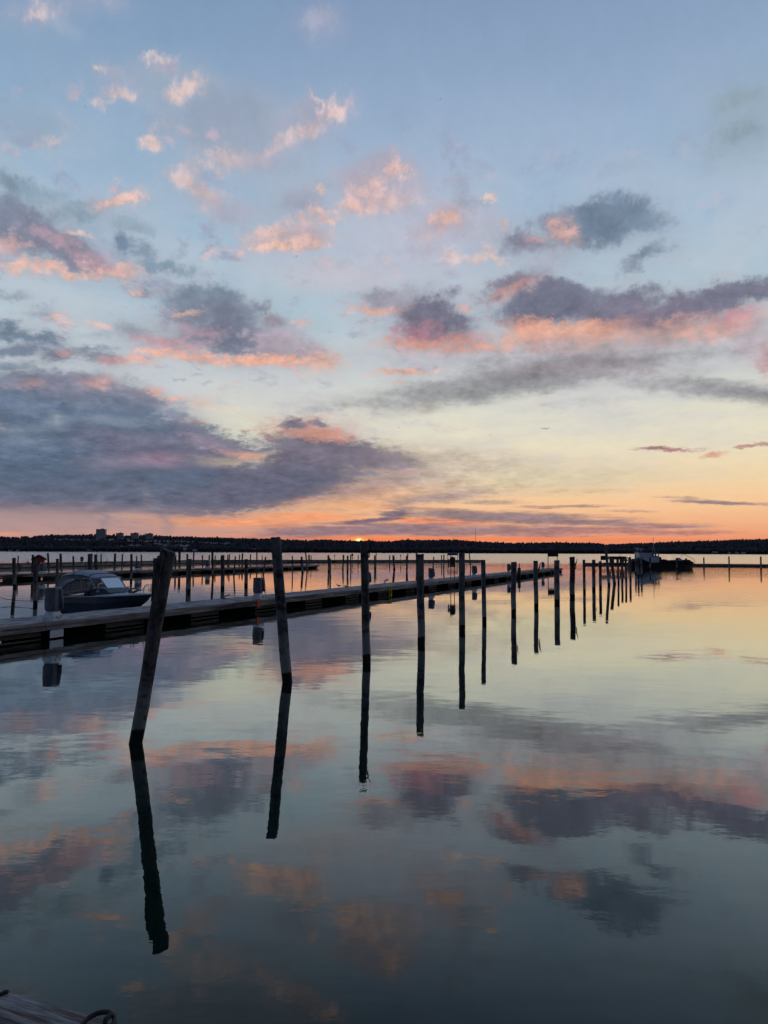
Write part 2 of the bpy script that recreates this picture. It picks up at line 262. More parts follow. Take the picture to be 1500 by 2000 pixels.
# ------------------------------------------------------------------ helpers
rnd = random.Random(7)
def tag(o, label=None, cat=None, group=None, kind=None):
    if label: o['label'] = label
    if cat: o['category'] = cat
    if group: o['group'] = group
    if kind: o['kind'] = kind
    return o
def empty(name, loc, rz=0.0):
    o = bpy.data.objects.new(name, None); o.location = loc; o.rotation_euler = (0, 0, rz)
    o.empty_display_size = 0.2; COL.objects.link(o); return o
class MB:
    def __init__(s): s.v = []; s.f = []; s.sm = []
    def add(s, vs, fs, smooth=False):
        b = len(s.v); s.v += [tuple(v) for v in vs]; s.f += [tuple(b+i for i in f) for f in fs]; s.sm += [smooth]*len(fs); return s
    def box(s, c, d, rz=0.0, M=None, bev=0.0):
        x, y, z = d[0]/2, d[1]/2, d[2]/2
        if bev > 0:
            e = bev; vs = []
            for sz in (-1, 1):
                for (ix, iy) in ((x-e, y), (x, y-e), (x, -y+e), (x-e, -y), (-x+e, -y), (-x, -y+e), (-x, y-e), (-x+e, y)):
                    vs.append((ix, iy, sz*(z-e)))
            for (ix, iy) in ((x-e, y-e), (x-e, -y+e), (-x+e, -y+e), (-x+e, y-e)): vs.append((ix, iy, z))
            for (ix, iy) in ((x-e, y-e), (x-e, -y+e), (-x+e, -y+e), (-x+e, y-e)): vs.append((ix, iy, -z))
            fs = [(i, i+8, (i+1) % 8+8, (i+1) % 8) for i in range(8)]
            fs += [(16, 19, 18, 17), (20, 21, 22, 23), (8, 16, 17, 9+1-0), ]
            fs = fs[:10]
            q_ = [(0, 1), (2, 3), (4, 5), (6, 7)]
            for k, (a, b) in enumerate(q_):
                fs.append((8+a, 16+k, 8+b)); fs.append((a, b, 20+k))
                n = (b+1) % 8; fs.append((8+b, 16+k, 16+(k+1) % 4, 8+n)); fs.append((b, n, 20+(k+1) % 4, 20+k))
        else:
            vs = [(i*x, j*y, k*z) for k in (-1, 1) for j in (-1, 1) for i in (-1, 1)]
            fs = [(0, 2, 3, 1), (4, 5, 7, 6), (0, 1, 5, 4), (2, 6, 7, 3), (0, 4, 6, 2), (1, 3, 7, 5)]
        cr, sr = math.cos(rz), math.sin(rz)
        out = []
        for v in vs:
            p = Vector((v[0]*cr-v[1]*sr+c[0], v[0]*sr+v[1]*cr+c[1], v[2]+c[2]))
            out.append(M @ p if M else p)
        return s.add(out, fs)
    def tube(s, pts, r, n=8, caps=True, smooth=True):
        pts = [Vector(p) for p in pts]; rs = r if isinstance(r, (list, tuple)) else [r]*len(pts); vs = []; fs = []
        for i, p in enumerate(pts):
            d = (pts[min(i+1, len(pts)-1)]-pts[max(i-1, 0)]).normalized()
            a = d.cross(Vector((0, 0, 1)) if abs(d.z) < 0.95 else Vector((1, 0, 0))).normalized(); b = d.cross(a)
            vs += [p+(a*math.cos(t)+b*math.sin(t))*rs[i] for t in [2*math.pi*k/n for k in range(n)]]
        for i in range(len(pts)-1):
            for k in range(n): fs.append((i*n+k, i*n+(k+1) % n, (i+1)*n+(k+1) % n, (i+1)*n+k))
        s.add(vs, fs, smooth)
        if caps:
            b = len(s.v)-len(vs)
            s.f.append(tuple(b+k for k in range(n))[::-1]); s.f.append(tuple(b+(len(pts)-1)*n+k for k in range(n))); s.sm += [False, False]
        return s
    def loft(s, rings, closed=True, caps=True, smooth=False):
        n = len(rings[0]); vs = [p for r in rings for p in r]; fs = []
        for i in range(len(rings)-1):
            for k in range(n if closed else n-1): fs.append((i*n+k, i*n+(k+1) % n, (i+1)*n+(k+1) % n, (i+1)*n+k))
        if caps and closed: fs += [tuple(range(n))[::-1], tuple((len(rings)-1)*n+k for k in range(n))]
        return s.add(vs, fs, smooth)
    def build(s, name, mat, parent=None, loc=None, rz=0.0):
        me = bpy.data.meshes.new(name); me.from_pydata(s.v, [], s.f); me.materials.append(mat)
        me.polygons.foreach_set('use_smooth', s.sm)
        bm = bmesh.new(); bm.from_mesh(me); bmesh.ops.recalc_face_normals(bm, faces=bm.faces); bm.to_mesh(me); bm.free()
        o = bpy.data.objects.new(name, me); COL.objects.link(o)
        if parent: o.parent = parent
        if loc is not None: o.location = loc
        o.rotation_euler = (0, 0, rz)
        return o
# ------------------------------------------------------------------ materials
def mat(name, base, rough=0.8, spec=0.3, metal=0.0):
    m = bpy.data.materials.new(name); m.use_nodes = True
    b = m.node_tree.nodes['Principled BSDF']
    b.inputs['Base Color'].default_value = (*base, 1); b.inputs['Roughness'].default_value = rough
    b.inputs['Specular IOR Level'].default_value = spec; b.inputs['Metallic'].default_value = metal
    return m
def noisy(name, c1, c2, scale=(4, 4, 4), detail=6, rough=0.85, bump=0.3, dist=0.02, c3=None, lo=0.35, hi=0.65, spec=0.3, world=False, metal=0.0):
    """two tones broken up by stretched noise, a third as scattered stains, and a bump"""
    m = mat(name, c1, rough, spec, metal); t = m.node_tree; L = t.links; n = t.nodes; b = n['Principled BSDF']
    tcn = n.new('ShaderNodeTexCoord'); mp = n.new('ShaderNodeMapping'); mp.inputs[3].default_value = scale
    if world:
        g = n.new('ShaderNodeNewGeometry'); L.new(g.outputs['Position'], mp.inputs[0])
    else: L.new(tcn.outputs['Object'], mp.inputs[0])
    nz = n.new('ShaderNodeTexNoise'); nz.inputs['Scale'].default_value = 1; nz.inputs['Detail'].default_value = detail; nz.inputs['Roughness'].default_value = 0.65
    L.new(mp.outputs[0], nz.inputs['Vector'])
    r = n.new('ShaderNodeMapRange'); r.inputs[1].default_value = lo; r.inputs[2].default_value = hi; L.new(nz.outputs[0], r.inputs[0])
    mx = n.new('ShaderNodeMix'); mx.data_type = 'RGBA'; mx.inputs[6].default_value = (*c1, 1); mx.inputs[7].default_value = (*c2, 1); L.new(r.outputs[0], mx.inputs[0])
    out = mx.outputs[2]
    if c3:
        n2 = n.new('ShaderNodeTexNoise'); n2.inputs['Scale'].default_value = 0.45; n2.inputs['Detail'].default_value = 5; L.new(mp.outputs[0], n2.inputs['Vector'])
        r2 = n.new('ShaderNodeMapRange'); r2.inputs[1].default_value = 0.52; r2.inputs[2].default_value = 0.66; L.new(n2.outputs[0], r2.inputs[0])
        m2 = n.new('ShaderNodeMix'); m2.data_type = 'RGBA'; m2.inputs[7].default_value = (*c3, 1); L.new(out, m2.inputs[6]); L.new(r2.outputs[0], m2.inputs[0]); out = m2.outputs[2]
    L.new(out, b.inputs['Base Color'])
    if bump:
        bp = n.new('ShaderNodeBump'); bp.inputs['Strength'].default_value = bump; bp.inputs['Distance'].default_value = dist
        L.new(nz.outputs[0], bp.inputs['Height']); L.new(bp.outputs[0], b.inputs['Normal'])
    return m
MT = {}
MT['deck'] = noisy('weathered_decking', (0.44, 0.44, 0.46), (0.22, 0.215, 0.22), (3, 3, 3), c3=(0.13, 0.125, 0.125), bump=0.5)
MT['fascia'] = noisy('weathered_beam', (0.36, 0.345, 0.34), (0.14, 0.13, 0.125), (0.7, 9, 9), c3=(0.07, 0.06, 0.055), bump=0.6)
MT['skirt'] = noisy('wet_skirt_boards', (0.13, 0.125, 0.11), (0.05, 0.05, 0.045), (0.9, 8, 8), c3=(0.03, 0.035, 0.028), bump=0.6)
MT['float'] = mat('black_float_plastic', (0.003, 0.003, 0.003), 0.9, 0.0)
MT['concrete'] = noisy('grey_concrete', (0.34, 0.35, 0.32), (0.20, 0.21, 0.19), (1.5, 1.5, 3), c3=(0.07, 0.08, 0.07), bump=0.4)
MT['concrete_dark'] = noisy('wet_concrete', (0.06, 0.06, 0.06), (0.03, 0.03, 0.03), (2, 2, 4))
MT['cover'] = noisy('grey_vinyl_cover', (0.13, 0.155, 0.19), (0.075, 0.09, 0.115), (5, 5, 2), rough=0.6, bump=0.5, dist=0.04)
MT['white'] = noisy('white_paint', (0.62, 0.68, 0.74), (0.45, 0.5, 0.55), (6, 6, 6), rough=0.5, bump=0.1)
MT['red'] = noisy('red_paint', (0.52, 0.07, 0.03), (0.36, 0.04, 0.02), (8, 8, 8), rough=0.5)
MT['orange'] = noisy('red_orange_boards', (0.62, 0.10, 0.025), (0.36, 0.05, 0.015), (2, 9, 2), rough=0.6)
MT['dark'] = mat('dark_metal', (0.025, 0.026, 0.03), 0.5, 0.4)
MT['iron'] = noisy('rusty_iron', (0.06, 0.05, 0.045), (0.03, 0.025, 0.022), (30, 30, 30), rough=0.55, metal=0.5)
MT['steel'] = mat('stainless_rail', (0.5, 0.52, 0.55), 0.25, 0.5, 0.9)
MT['yellow'] = mat('yellow_paint', (0.62, 0.56, 0.04), 0.5)
MT['ochre'] = mat('faded_yellow_plastic', (0.22, 0.13, 0.04), 0.6)
MT['navy'] = noisy('navy_gelcoat', (0.05, 0.085, 0.12), (0.04, 0.07, 0.10), (2, 2, 2), rough=0.3, bump=0.0, spec=0.4)
MT['grey_gel'] = noisy('light_grey_gelcoat', (0.42, 0.47, 0.53), (0.33, 0.38, 0.44), (3, 3, 3), rough=0.4, bump=0.05)
MT['fabric'] = noisy('canopy_fabric', (0.40, 0.46, 0.54), (0.28, 0.34, 0.42), (3, 3, 3), rough=0.8, bump=0.5, dist=0.03)
MT['rope'] = mat('dark_rope', (0.05, 0.045, 0.045), 0.9)
MT['roof'] = noisy('dark_roof', (0.05, 0.04, 0.04), (0.03, 0.028, 0.03), (0.3, 0.3, 0.3), bump=0)
MT['house_white'] = noisy('pale_house_wall', (0.78, 0.80, 0.82), (0.62, 0.64, 0.66), (0.2, 0.2, 0.2), bump=0)
MT['house_grey'] = noisy('grey_block_wall', (0.40, 0.42, 0.45), (0.32, 0.34, 0.37), (0.1, 0.1, 0.2), bump=0)
MT['window'] = mat('dark_window_glass', (0.02, 0.025, 0.03), 0.1, 0.5)
MT['bark_far'] = noisy('far_bark', (0.05, 0.04, 0.035), (0.03, 0.025, 0.02), bump=0)
MT['tugwhite'] = noisy('blue_white_cabin_paint', (0.50, 0.60, 0.70), (0.42, 0.51, 0.60), (1.5, 1.5, 1.5), rough=0.45, bump=0.1)
MT['black'] = noisy('black_hull_paint', (0.012, 0.012, 0.014), (0.02, 0.018, 0.018), (2, 2, 2), rough=0.5)
MT['feather'] = mat('brown_feathers', (0.05, 0.042, 0.038), 0.8)
MT['beak'] = mat('horn_beak', (0.2, 0.13, 0.03), 0.5)
MT['board_blue'] = noisy('blue_sign_face', (0.14, 0.20, 0.36), (0.10, 0.15, 0.28), (1, 1, 1), bump=0)
MT['hill'] = noisy('woodland_floor', (0.022, 0.024, 0.02), (0.035, 0.032, 0.026), (0.02, 0.02, 0.02), bump=0, spec=0.0)
MT['reed'] = noisy('dry_reed', (0.20, 0.16, 0.12), (0.11, 0.09, 0.07), (0.05, 0.3, 0.6), bump=0, spec=0.0)
# see-through canopy windows
def glass(name, tint, op):
    m = bpy.data.materials.new(name); m.use_nodes = True; t = m.node_tree; n = t.nodes; L = t.links
    n.remove(n['Principled BSDF']); o = n['Material Output']
    tr = n.new('ShaderNodeBsdfTransparent'); tr.inputs[0].default_value = (*tint, 1)
    gl = n.new('ShaderNodeBsdfGlossy'); gl.inputs['Roughness'].default_value = 0.12; gl.inputs[0].default_value = (0.8, 0.85, 0.9, 1)
    mx = n.new('ShaderNodeMixShader'); f = n.new('ShaderNodeFresnel'); f.inputs[0].default_value = 1.18
    ad = n.new('ShaderNodeMath'); ad.operation = 'ADD'; ad.use_clamp = True; ad.inputs[1].default_value = op
    L.new(f.outputs[0], ad.inputs[0]); L.new(ad.outputs[0], mx.inputs[0]); L.new(tr.outputs[0], mx.inputs[1]); L.new(gl.outputs[0], mx.inputs[2]); df_ = n.new('ShaderNodeBsdfTranslucent'); df_.inputs[0].default_value = (0.55, 0.57, 0.6, 1); d2_ = n.new('ShaderNodeBsdfDiffuse'); d2_.inputs[0].default_value = (0.5, 0.53, 0.57, 1)
    a_ = n.new('ShaderNodeMixShader'); L.new(df_.outputs[0], a_.inputs[1]); L.new(d2_.outputs[0], a_.inputs[2]); a_.inputs[0].default_value = 0.5
    b_ = n.new('ShaderNodeMixShader'); b_.inputs[0].default_value = 0.30; L.new(mx.outputs[0], b_.inputs[1]); L.new(a_.outputs[0], b_.inputs[2]); L.new(b_.outputs[0], o.inputs[0])
    return m
MT['pane'] = glass('clear_vinyl', (0.84, 0.85, 0.87), 0.04)
# mooring pile timber: grey cracked wood, wet dark band and weed near the water
def pile_mat(name, c1, c2):
    m = noisy(name, c1, c2, (13, 13, 1.3), 8, 0.85, 0.9, 0.02, lo=0.3, hi=0.7)
    t = m.node_tree; n = t.nodes; L = t.links; b = n['Principled BSDF']
    src = b.inputs['Base Color'].links[0].from_socket
    tcn = n.new('ShaderNodeTexCoord'); sp = n.new('ShaderNodeSeparateXYZ'); L.new(tcn.outputs['Object'], sp.inputs[0])
    nz = n.new('ShaderNodeTexNoise'); nz.inputs['Scale'].default_value = 9; nz.inputs['Detail'].default_value = 4; L.new(tcn.outputs['Object'], nz.inputs['Vector'])
    ma = n.new('ShaderNodeMath'); ma.operation = 'MULTIPLY_ADD'; L.new(nz.outputs[0], ma.inputs[0]); ma.inputs[1].default_value = 0.12; L.new(sp.outputs[2], ma.inputs[2])
    # pale dried-weed collar
    def band(a, bb, col, src):
        r = n.new('ShaderNodeMapRange'); r.inputs[1].default_value = a; r.inputs[2].default_value = bb; r.inputs[3].default_value = 1; r.inputs[4].default_value = 0
        L.new(ma.outputs[0], r.inputs[0]); x = n.new('ShaderNodeMix'); x.data_type = 'RGBA'; L.new(r.outputs[0], x.inputs[0]); L.new(src, x.inputs[6]); x.inputs[7].default_value = (*col, 1); return x.outputs[2]
    src = band(0.75, 1.05, (0.22, 0.24, 0.23), src)
    src = band(0.24, 0.28, (0.008, 0.010, 0.008), src)
    # worn dark stains
    n3 = n.new('ShaderNodeTexNoise'); n3.inputs['Scale'].default_value = 3.2; n3.inputs['Detail'].default_value = 6; n3.inputs['Roughness'].default_value = 0.7; L.new(tcn.outputs['Object'], n3.inputs['Vector'])
    r = n.new('ShaderNodeMapRange'); r.inputs[1].default_value = 0.5; r.inputs[2].default_value = 0.62; L.new(n3.outputs[0], r.inputs[0])
    x = n.new('ShaderNodeMix'); x.data_type = 'RGBA'; L.new(r.outputs[0], x.inputs[0]); L.new(src, x.inputs[6]); x.inputs[7].default_value = (0.02, 0.018, 0.018, 1)
    L.new(x.outputs[2], b.inputs['Base Color'])
    return m
MT['pile'] = [pile_mat('pile_timber_grey', (0.20, 0.21, 0.225), (0.042, 0.042, 0.045)), pile_mat('pile_timber_brown', (0.16, 0.155, 0.155), (0.035, 0.032, 0.032)),
              pile_mat('pile_timber_dark', (0.13, 0.13, 0.14), (0.03, 0.03, 0.032))]
# calm water: clear Fresnel mirror over deep green-blue water, ruffled by light airs in patches
wm = bpy.data.materials.new('calm_water'); wm.use_nodes = True
t = wm.node_tree; n = t.nodes; L = t.links; n.remove(n['Principled BSDF']); wo = n['Material Output']
geo = n.new('ShaderNodeNewGeometry')
def wn(scale, sx, sy, detail, rough=0.5, dist=0.0):
    mp = n.new('ShaderNodeMapping'); mp.inputs[3].default_value = (sx, sy, 1); L.new(geo.outputs['Position'], mp.inputs[0])
    z = n.new('ShaderNodeTexNoise'); z.noise_dimensions = '2D'; z.inputs['Scale'].default_value = scale; z.inputs['Detail'].default_value = detail
    z.inputs['Roughness'].default_value = rough; z.inputs['Distortion'].default_value = dist; L.new(mp.outputs[0], z.inputs['Vector']); return z.outputs[0]
def wmth(op, a, b=None, c=None):
    m = n.new('ShaderNodeMath'); m.operation = op
    for i, v in enumerate((a, b, c)):
        if v is None: continue
        if isinstance(v, bpy.types.NodeSocket): L.new(v, m.inputs[i])
        else: m.inputs[i].default_value = v
    return m.outputs[0]
def wmr(v, a, b, c, d):
    r = n.new('ShaderNodeMapRange'); r.interpolation_type = 'SMOOTHSTEP'; L.new(v, r.inputs[0])
    for i, x in enumerate((a, b, c, d)): r.inputs[i+1].default_value = x
    return r.outputs[0]
spw = n.new('ShaderNodeSeparateXYZ'); L.new(geo.outputs['Position'], spw.inputs[0])
far = wmr(spw.outputs[1], 12, 130, 0.0, 1.0)
patch = wmr(wn(0.035, 1.0, 0.55, 3, 0.6), 0.45, 0.62, 0.0, 1.0)
amp = wmth('MULTIPLY', wmth('ADD', wmth('MULTIPLY', far, 1.3), 0.38), wmth('ADD', wmth('MULTIPLY', patch, 1.0), 0.35))
hgt = wmth('ADD', wmth('MULTIPLY', wn(0.9, 0.7, 1.0, 2, 0.45), 1.0), wmth('MULTIPLY', wn(4.5, 0.6, 1.0, 3, 0.55), 0.14))
bp = n.new('ShaderNodeBump'); bp.inputs['Strength'].default_value = 1.0; bp.inputs['Distance'].default_value = 0.010
L.new(wmth('MULTIPLY', hgt, amp), bp.inputs['Height'])
fr = n.new('ShaderNodeFresnel'); fr.inputs[0].default_value = 1.33; L.new(bp.outputs[0], fr.inputs[1])
fc = n.new('ShaderNodeValToRGB'); L.new(fr.outputs[0], fc.inputs[0])
els = [(0.0, 0.0), (0.05, 0.045), (0.10, 0.17), (0.235, 0.46), (0.5, 0.76), (1.0, 0.97)]
while len(fc.color_ramp.elements) < len(els): fc.color_ramp.elements.new(0.5)
for e, (p_, v_) in zip(fc.color_ramp.elements, els): e.position = p_; e.color = (v_, v_, v_, 1)
gl = n.new('ShaderNodeBsdfGlossy'); L.new(wmr(spw.outputs[1], 110, 200, 0.0, 0.15), gl.inputs['Roughness']); gl.inputs[0].default_value = (0.93, 0.99, 0.97, 1); L.new(bp.outputs[0], gl.inputs['Normal'])
df = n.new('ShaderNodeBsdfDiffuse'); df.inputs[0].default_value = (0.004, 0.016, 0.012, 1)
mx = n.new('ShaderNodeMixShader'); L.new(fc.outputs[0], mx.inputs[0]); L.new(df.outputs[0], mx.inputs[1]); L.new(gl.outputs[0], mx.inputs[2]); L.new(mx.outputs[0], wo.inputs[0])
MT['water'] = wm

# ------------------------------------------------------------------ water, hills
b = MB(); b.add([(-9000, -3000, 0), (9000, -3000, 0), (9000, 12000, 0), (-9000, 12000, 0)], [(0, 1, 2, 3)])
tag(b.build('water', MT['water']), kind='structure')
PROF = [(-700, 1047), (-200, 1048), (0, 1047), (50, 1048), (110, 1045.5), (200, 1044.5), (280, 1045), (330, 1046), (400, 1049), (500, 1051), (560, 1054), (640, 1054.5), (700, 1056.5), (760, 1057.5), (800, 1055), (860, 1054.5),
        (940, 1058), (1010, 1060.5), (1080, 1060), (1160, 1060), (1186, 1063), (1215, 1062), (1260, 1060.5), (1320, 1058), (1400, 1055.5), (1500, 1053.5), (1700, 1052), (2300, 1050)]
TREE_H = 11.0
def interp(tab, x):
    if x <= tab[0][0]: return tab[0][1]
    for (a, b), (c, d) in zip(tab, tab[1:]):
        if x <= c: return b+(d-b)*(x-a)/(c-a)
    return tab[-1][1]
def px_of(X, Y): return 750+F*X/Y
def hor(px): return 1077.4+(px-750)*math.tan(ROLL)
SHORE, RIDGE, BACK = 1480.0, 1950.0, 2300.0
def shore_y(px): return SHORE + 25*math.sin(px*0.011)+14*math.sin(px*0.031+1)
def ground(X, Y):
    px = px_of(X, Y); sy = shore_y(px)
    top = (hor(px)-interp(PROF, px))*RIDGE/F + H - TREE_H
    if Y < RIDGE:
        k = max(0.0, (Y-sy)/(RIDGE-sy)); k = math.sin(k*math.pi/2)**0.85 if k > 0 else 0
        z = 1.2 + (top-1.2)*k
    else: z = top*(1-0.6*min(1, (Y-RIDGE)/(BACK-RIDGE)))
    return z + 1.2*mnoise.noise(Vector((X*0.01, Y*0.01, 0)))*min(1, max(0, (Y-sy)/100))
b = MB(); vs = []; fs = []; NX, NY = 300, 16
for j in range(NY+1):
    for i in range(NX+1):
        px = -700+3000*i/NX; Y0 = shore_y(px)
        Y = Y0 - 6 if j == 0 else Y0 + (BACK-Y0)*((j-1)/(NY-1))
        X = (px-750)/F*Y
        vs.append((X, Y, -1.0 if j == 0 else ground(X, Y)))
for j in range(NY):
    for i in range(NX): a = j*(NX+1)+i; fs.append((a, a+1, a+NX+2, a+NX+1))
b.add(vs, fs, True); tag(b.build('hills', MT['hill']), kind='structure')
# dry reed along the left shore
b = MB()
for i in range(520):
    px = rnd.uniform(-100, 560); Y = shore_y(px)+rnd.uniform(-4, 3); X = (px-750)/F*Y
    b.box((X, Y, 0.9), (rnd.uniform(2, 6), 1.5, rnd.uniform(1.6, 2.6)))
tag(b.build('reed_bed', MT['reed']), kind='stuff')
# houses on the slope: (px, py of the base, width m, height m, style)
HOUSES = [('top', p) for p in [(6,1051,9),(14,1051.5,10),(22,1051.5,9),(30,1051,9),(36,1052,8),(61,1051,8),(108,1052,8),(115,1053,9),(123,1052.5,11),(131,1051.5,8),(138,1053,12),(146,1053,12),(155,1053,11),
          (165,1053,9),(173,1054,10),(181,1052.5,10),(191,1052.5,9),(203,1053,11),(215,1053.5,8),(221,1052.5,8)]]
HOUSES += [('middle', p) for p in [(231,1050.5,12),(241,1050.5,12),(250,1050.5,10),(251,1054.5,8),(259,1055.5,9),(275,1055,9),(285,1056.5,12),(294,1055,13),(304,1055,12),(313,1055.5,10),(321,1055.5,9),(329,1056.5,8),(338,1055.5,12),
          (346,1056,9),(353,1056,12),(361,1056,10),(368,1057,9),(377,1057,11),(391,1058,5),(398,1058,7),(404,1058.5,12),(411,1059.5,9),(419,1059.5,12),(425,1058.5,7),(432,1060,12),(440,1060.5,9),(447,1060,8),(484,1062.5,5)]]
HOUSES += [('lower', p) for p in [(238,1065,7),(248,1065.5,8),(257,1063.5,10),(264,1065.5,9),(271,1063.5,9),(275,1065.5,7),(290,1060.5,10),(296,1062.5,8),(306,1060.5,11),(313,1061.5,9),(323,1064,9),(330,1062.5,8),(336,1064.5,9),
          (344,1064,8),(350,1062.5,9),(356,1064.5,9),(362,1065.5,8),(368,1064.5,9),(362,1072,12),(382,1073,13),(492,1070,6),(498,1070.5,6)]]
HOUSES += [('shore', p) for p in [(21,1073.5,12),(36,1073.5,10),(176,1077.5,14),(1396,1076.5,15),(1424,1079,9),(1438,1078.5,10),(1452,1078,12)]]
keep = []     # view lines to keep clear of crowns: (px0, px1, distance, py)
def on_ground(px, py):
    Y = shore_y(px)+2
    while Y < RIDGE-10:
        X = (px-750)/F*Y; z = ground(X, Y)
        if hor(px)-(z-H)*F/Y <= py+2.5: break       # the ground line rises past this pixel
        Y += 6
    return (px-750)/F*Y, Y, ground((px-750)/F*Y, Y)
ORD = ['first','second','third','fourth','fifth','sixth','seventh','eighth','ninth','tenth','eleventh','twelfth','thirteenth','fourteenth','fifteenth','sixteenth','seventeenth','eighteenth','nineteenth','twentieth']
TEN = {2:'twenty',3:'thirty',4:'forty'}
def ordw(i):
    if i < 20: return ORD[i]
    t_, u = divmod(i+1, 10)
    return {2:'twentieth',3:'thirtieth',4:'fortieth'}[t_] if u == 0 else TEN[t_]+'-'+ORD[u-1]
def make_house(name, X, Y, z, w, h, dep, rz, wall, flat=False):
    e = empty(name, (X, Y, z), rz)
    m = MB(); m.box((0, 0, (h-4)/2), (w, dep, h+4)); m.build('wall', wall, e)
    r = MB()
    if flat:
        r.box((0, 0, h+0.25), (w+0.6, dep+0.6, 0.5)); r.box((w*0.1, 0, h+1.2), (w*0.3, dep*0.5, 1.5))
    else:
        g = w*0.32
        rings = [[(-w/2-.4, y, h-.1), (w/2+.4, y, h-.1), (0, y, h+g)] for y in (-dep/2-.5, dep/2+.5)]
        r.loft(rings)
    r.build('roof', MT['roof'], e)
    return e
cnt = {}
WORDS = {'top': 'pale low house on the far wooded hilltop, %s from the left there', 'middle': 'white house just below the far tower blocks, %s from the left there',
         'lower': 'white house low on the far wooded slope, %s from the left there', 'shore': 'low pale building at the far waterline, %s from the left'}
tot = {}
for r_, p in HOUSES: tot.setdefault(r_, []).append(p)
for r_ in tot: tot[r_].sort(key=lambda p: p[0])
for r_, p in HOUSES:
    X, Y, z = on_ground(p[0], p[1]); i = tot[r_].index(p)
    rz = -math.atan2(X, Y)+rnd.choice([0, 0, math.pi/2, .4, -.4]); gable = abs(rz+math.atan2(X, Y)) < 1
    hh = rnd.uniform(2.8, 4.0) if r_ != 'shore' else 2.4
    e = make_house('house', X, Y, z, p[2]*0.62 if gable else 7, hh, 7 if gable else p[2]*0.62, rz, MT['house_white'] if rnd.random() < .75 else MT['house_grey'])
    # windows facing the water
    sy_ = -(7 if gable else p[2]*0.62)/2
    for wx in (-1.3, 1.3):
        w_ = MB(); w_.box((wx, sy_-.03, hh*.5), (1.0, .1, 1.1)); w_.build('window', MT['window'], e)
    tag(e, WORDS[r_] % ordw(i), 'house', 'houses across the water')
    keep.append((p[0]-p[2]*0.34-1, p[0]+p[2]*0.34+1, Y, p[1]+0.5))
# tower blocks on the ridge
BL = [(198, 1034, 17.5, 13, 'tallest grey tower block standing alone on the skyline'), (234.5, 1041.5, 13, 11, 'dark flat-roofed block with a smaller rooftop box right of the tallest tower'),
      (263.5, 1041.5, 14.5, 11, 'wide pale apartment block in the middle of the hilltop group'), (292, 1042.5, 14, 10, 'pale apartment block furthest right of the hilltop group')]
for px, py, wpx, dep, lb in BL:
    Y = RIDGE-60; X = (px-750)/F*Y; z = ground(X, Y); w = wpx*Y/F; top = H+(hor(px)-py)*Y/F; h = top-z
    e = make_house('apartment_block', X, Y, z, w, h, dep, -math.atan2(X, Y)*0.4, MT['house_grey'], True)
    nf = int(h/3); nc = int(w/3.2)
    for f_ in range(nf):
        for c_ in range(nc):
            if h-(f_+1)*3 < 0.3 or f_ > 5: continue
            w_ = MB(); w_.box((-w/2+(c_+.5)*w/nc, -dep/2-.03, h-1.8-f_*3), (1.7, .15, 1.4)); w_.build('window', MT['window'], e)
    tag(e, lb, 'apartment block'); keep.append((px-wpx/2, px+wpx/2, Y, 1051.5))
# radio mast
Y = RIDGE; px = 929; X = (px-750)/F*Y; zt = H+(hor(px)-1034.5)*Y/F
e = empty('radio_mast', (X, Y, ground(X, Y))); zb = zt-ground(X, Y)
m = MB()
for a in range(3):
    c_, s_ = math.cos(a*2.094)*.7, math.sin(a*2.094)*.7
    m.tube([(c_, s_, 0), (c_*.5, s_*.5, zb)], 0.22, 5)
for k in range(int(zb/2)):
    f_ = 1-.5*k*2/zb; m.tube([(math.cos(k*2.094)*.7*f_, math.sin(k*2.094)*.7*f_, k*2), (math.cos((k+1)*2.094)*.7*f_, math.sin((k+1)*2.094)*.7*f_, k*2+2)], .1, 4)
m.build('mast', MT['dark'], e); m = MB(); m.tube([(0, 0, zb-.5), (0, 0, zb+2)], .12, 5); m.build('antenna', MT['dark'], e)
tag(e, 'thin radio mast rising above the far wood right of the sunset', 'mast')
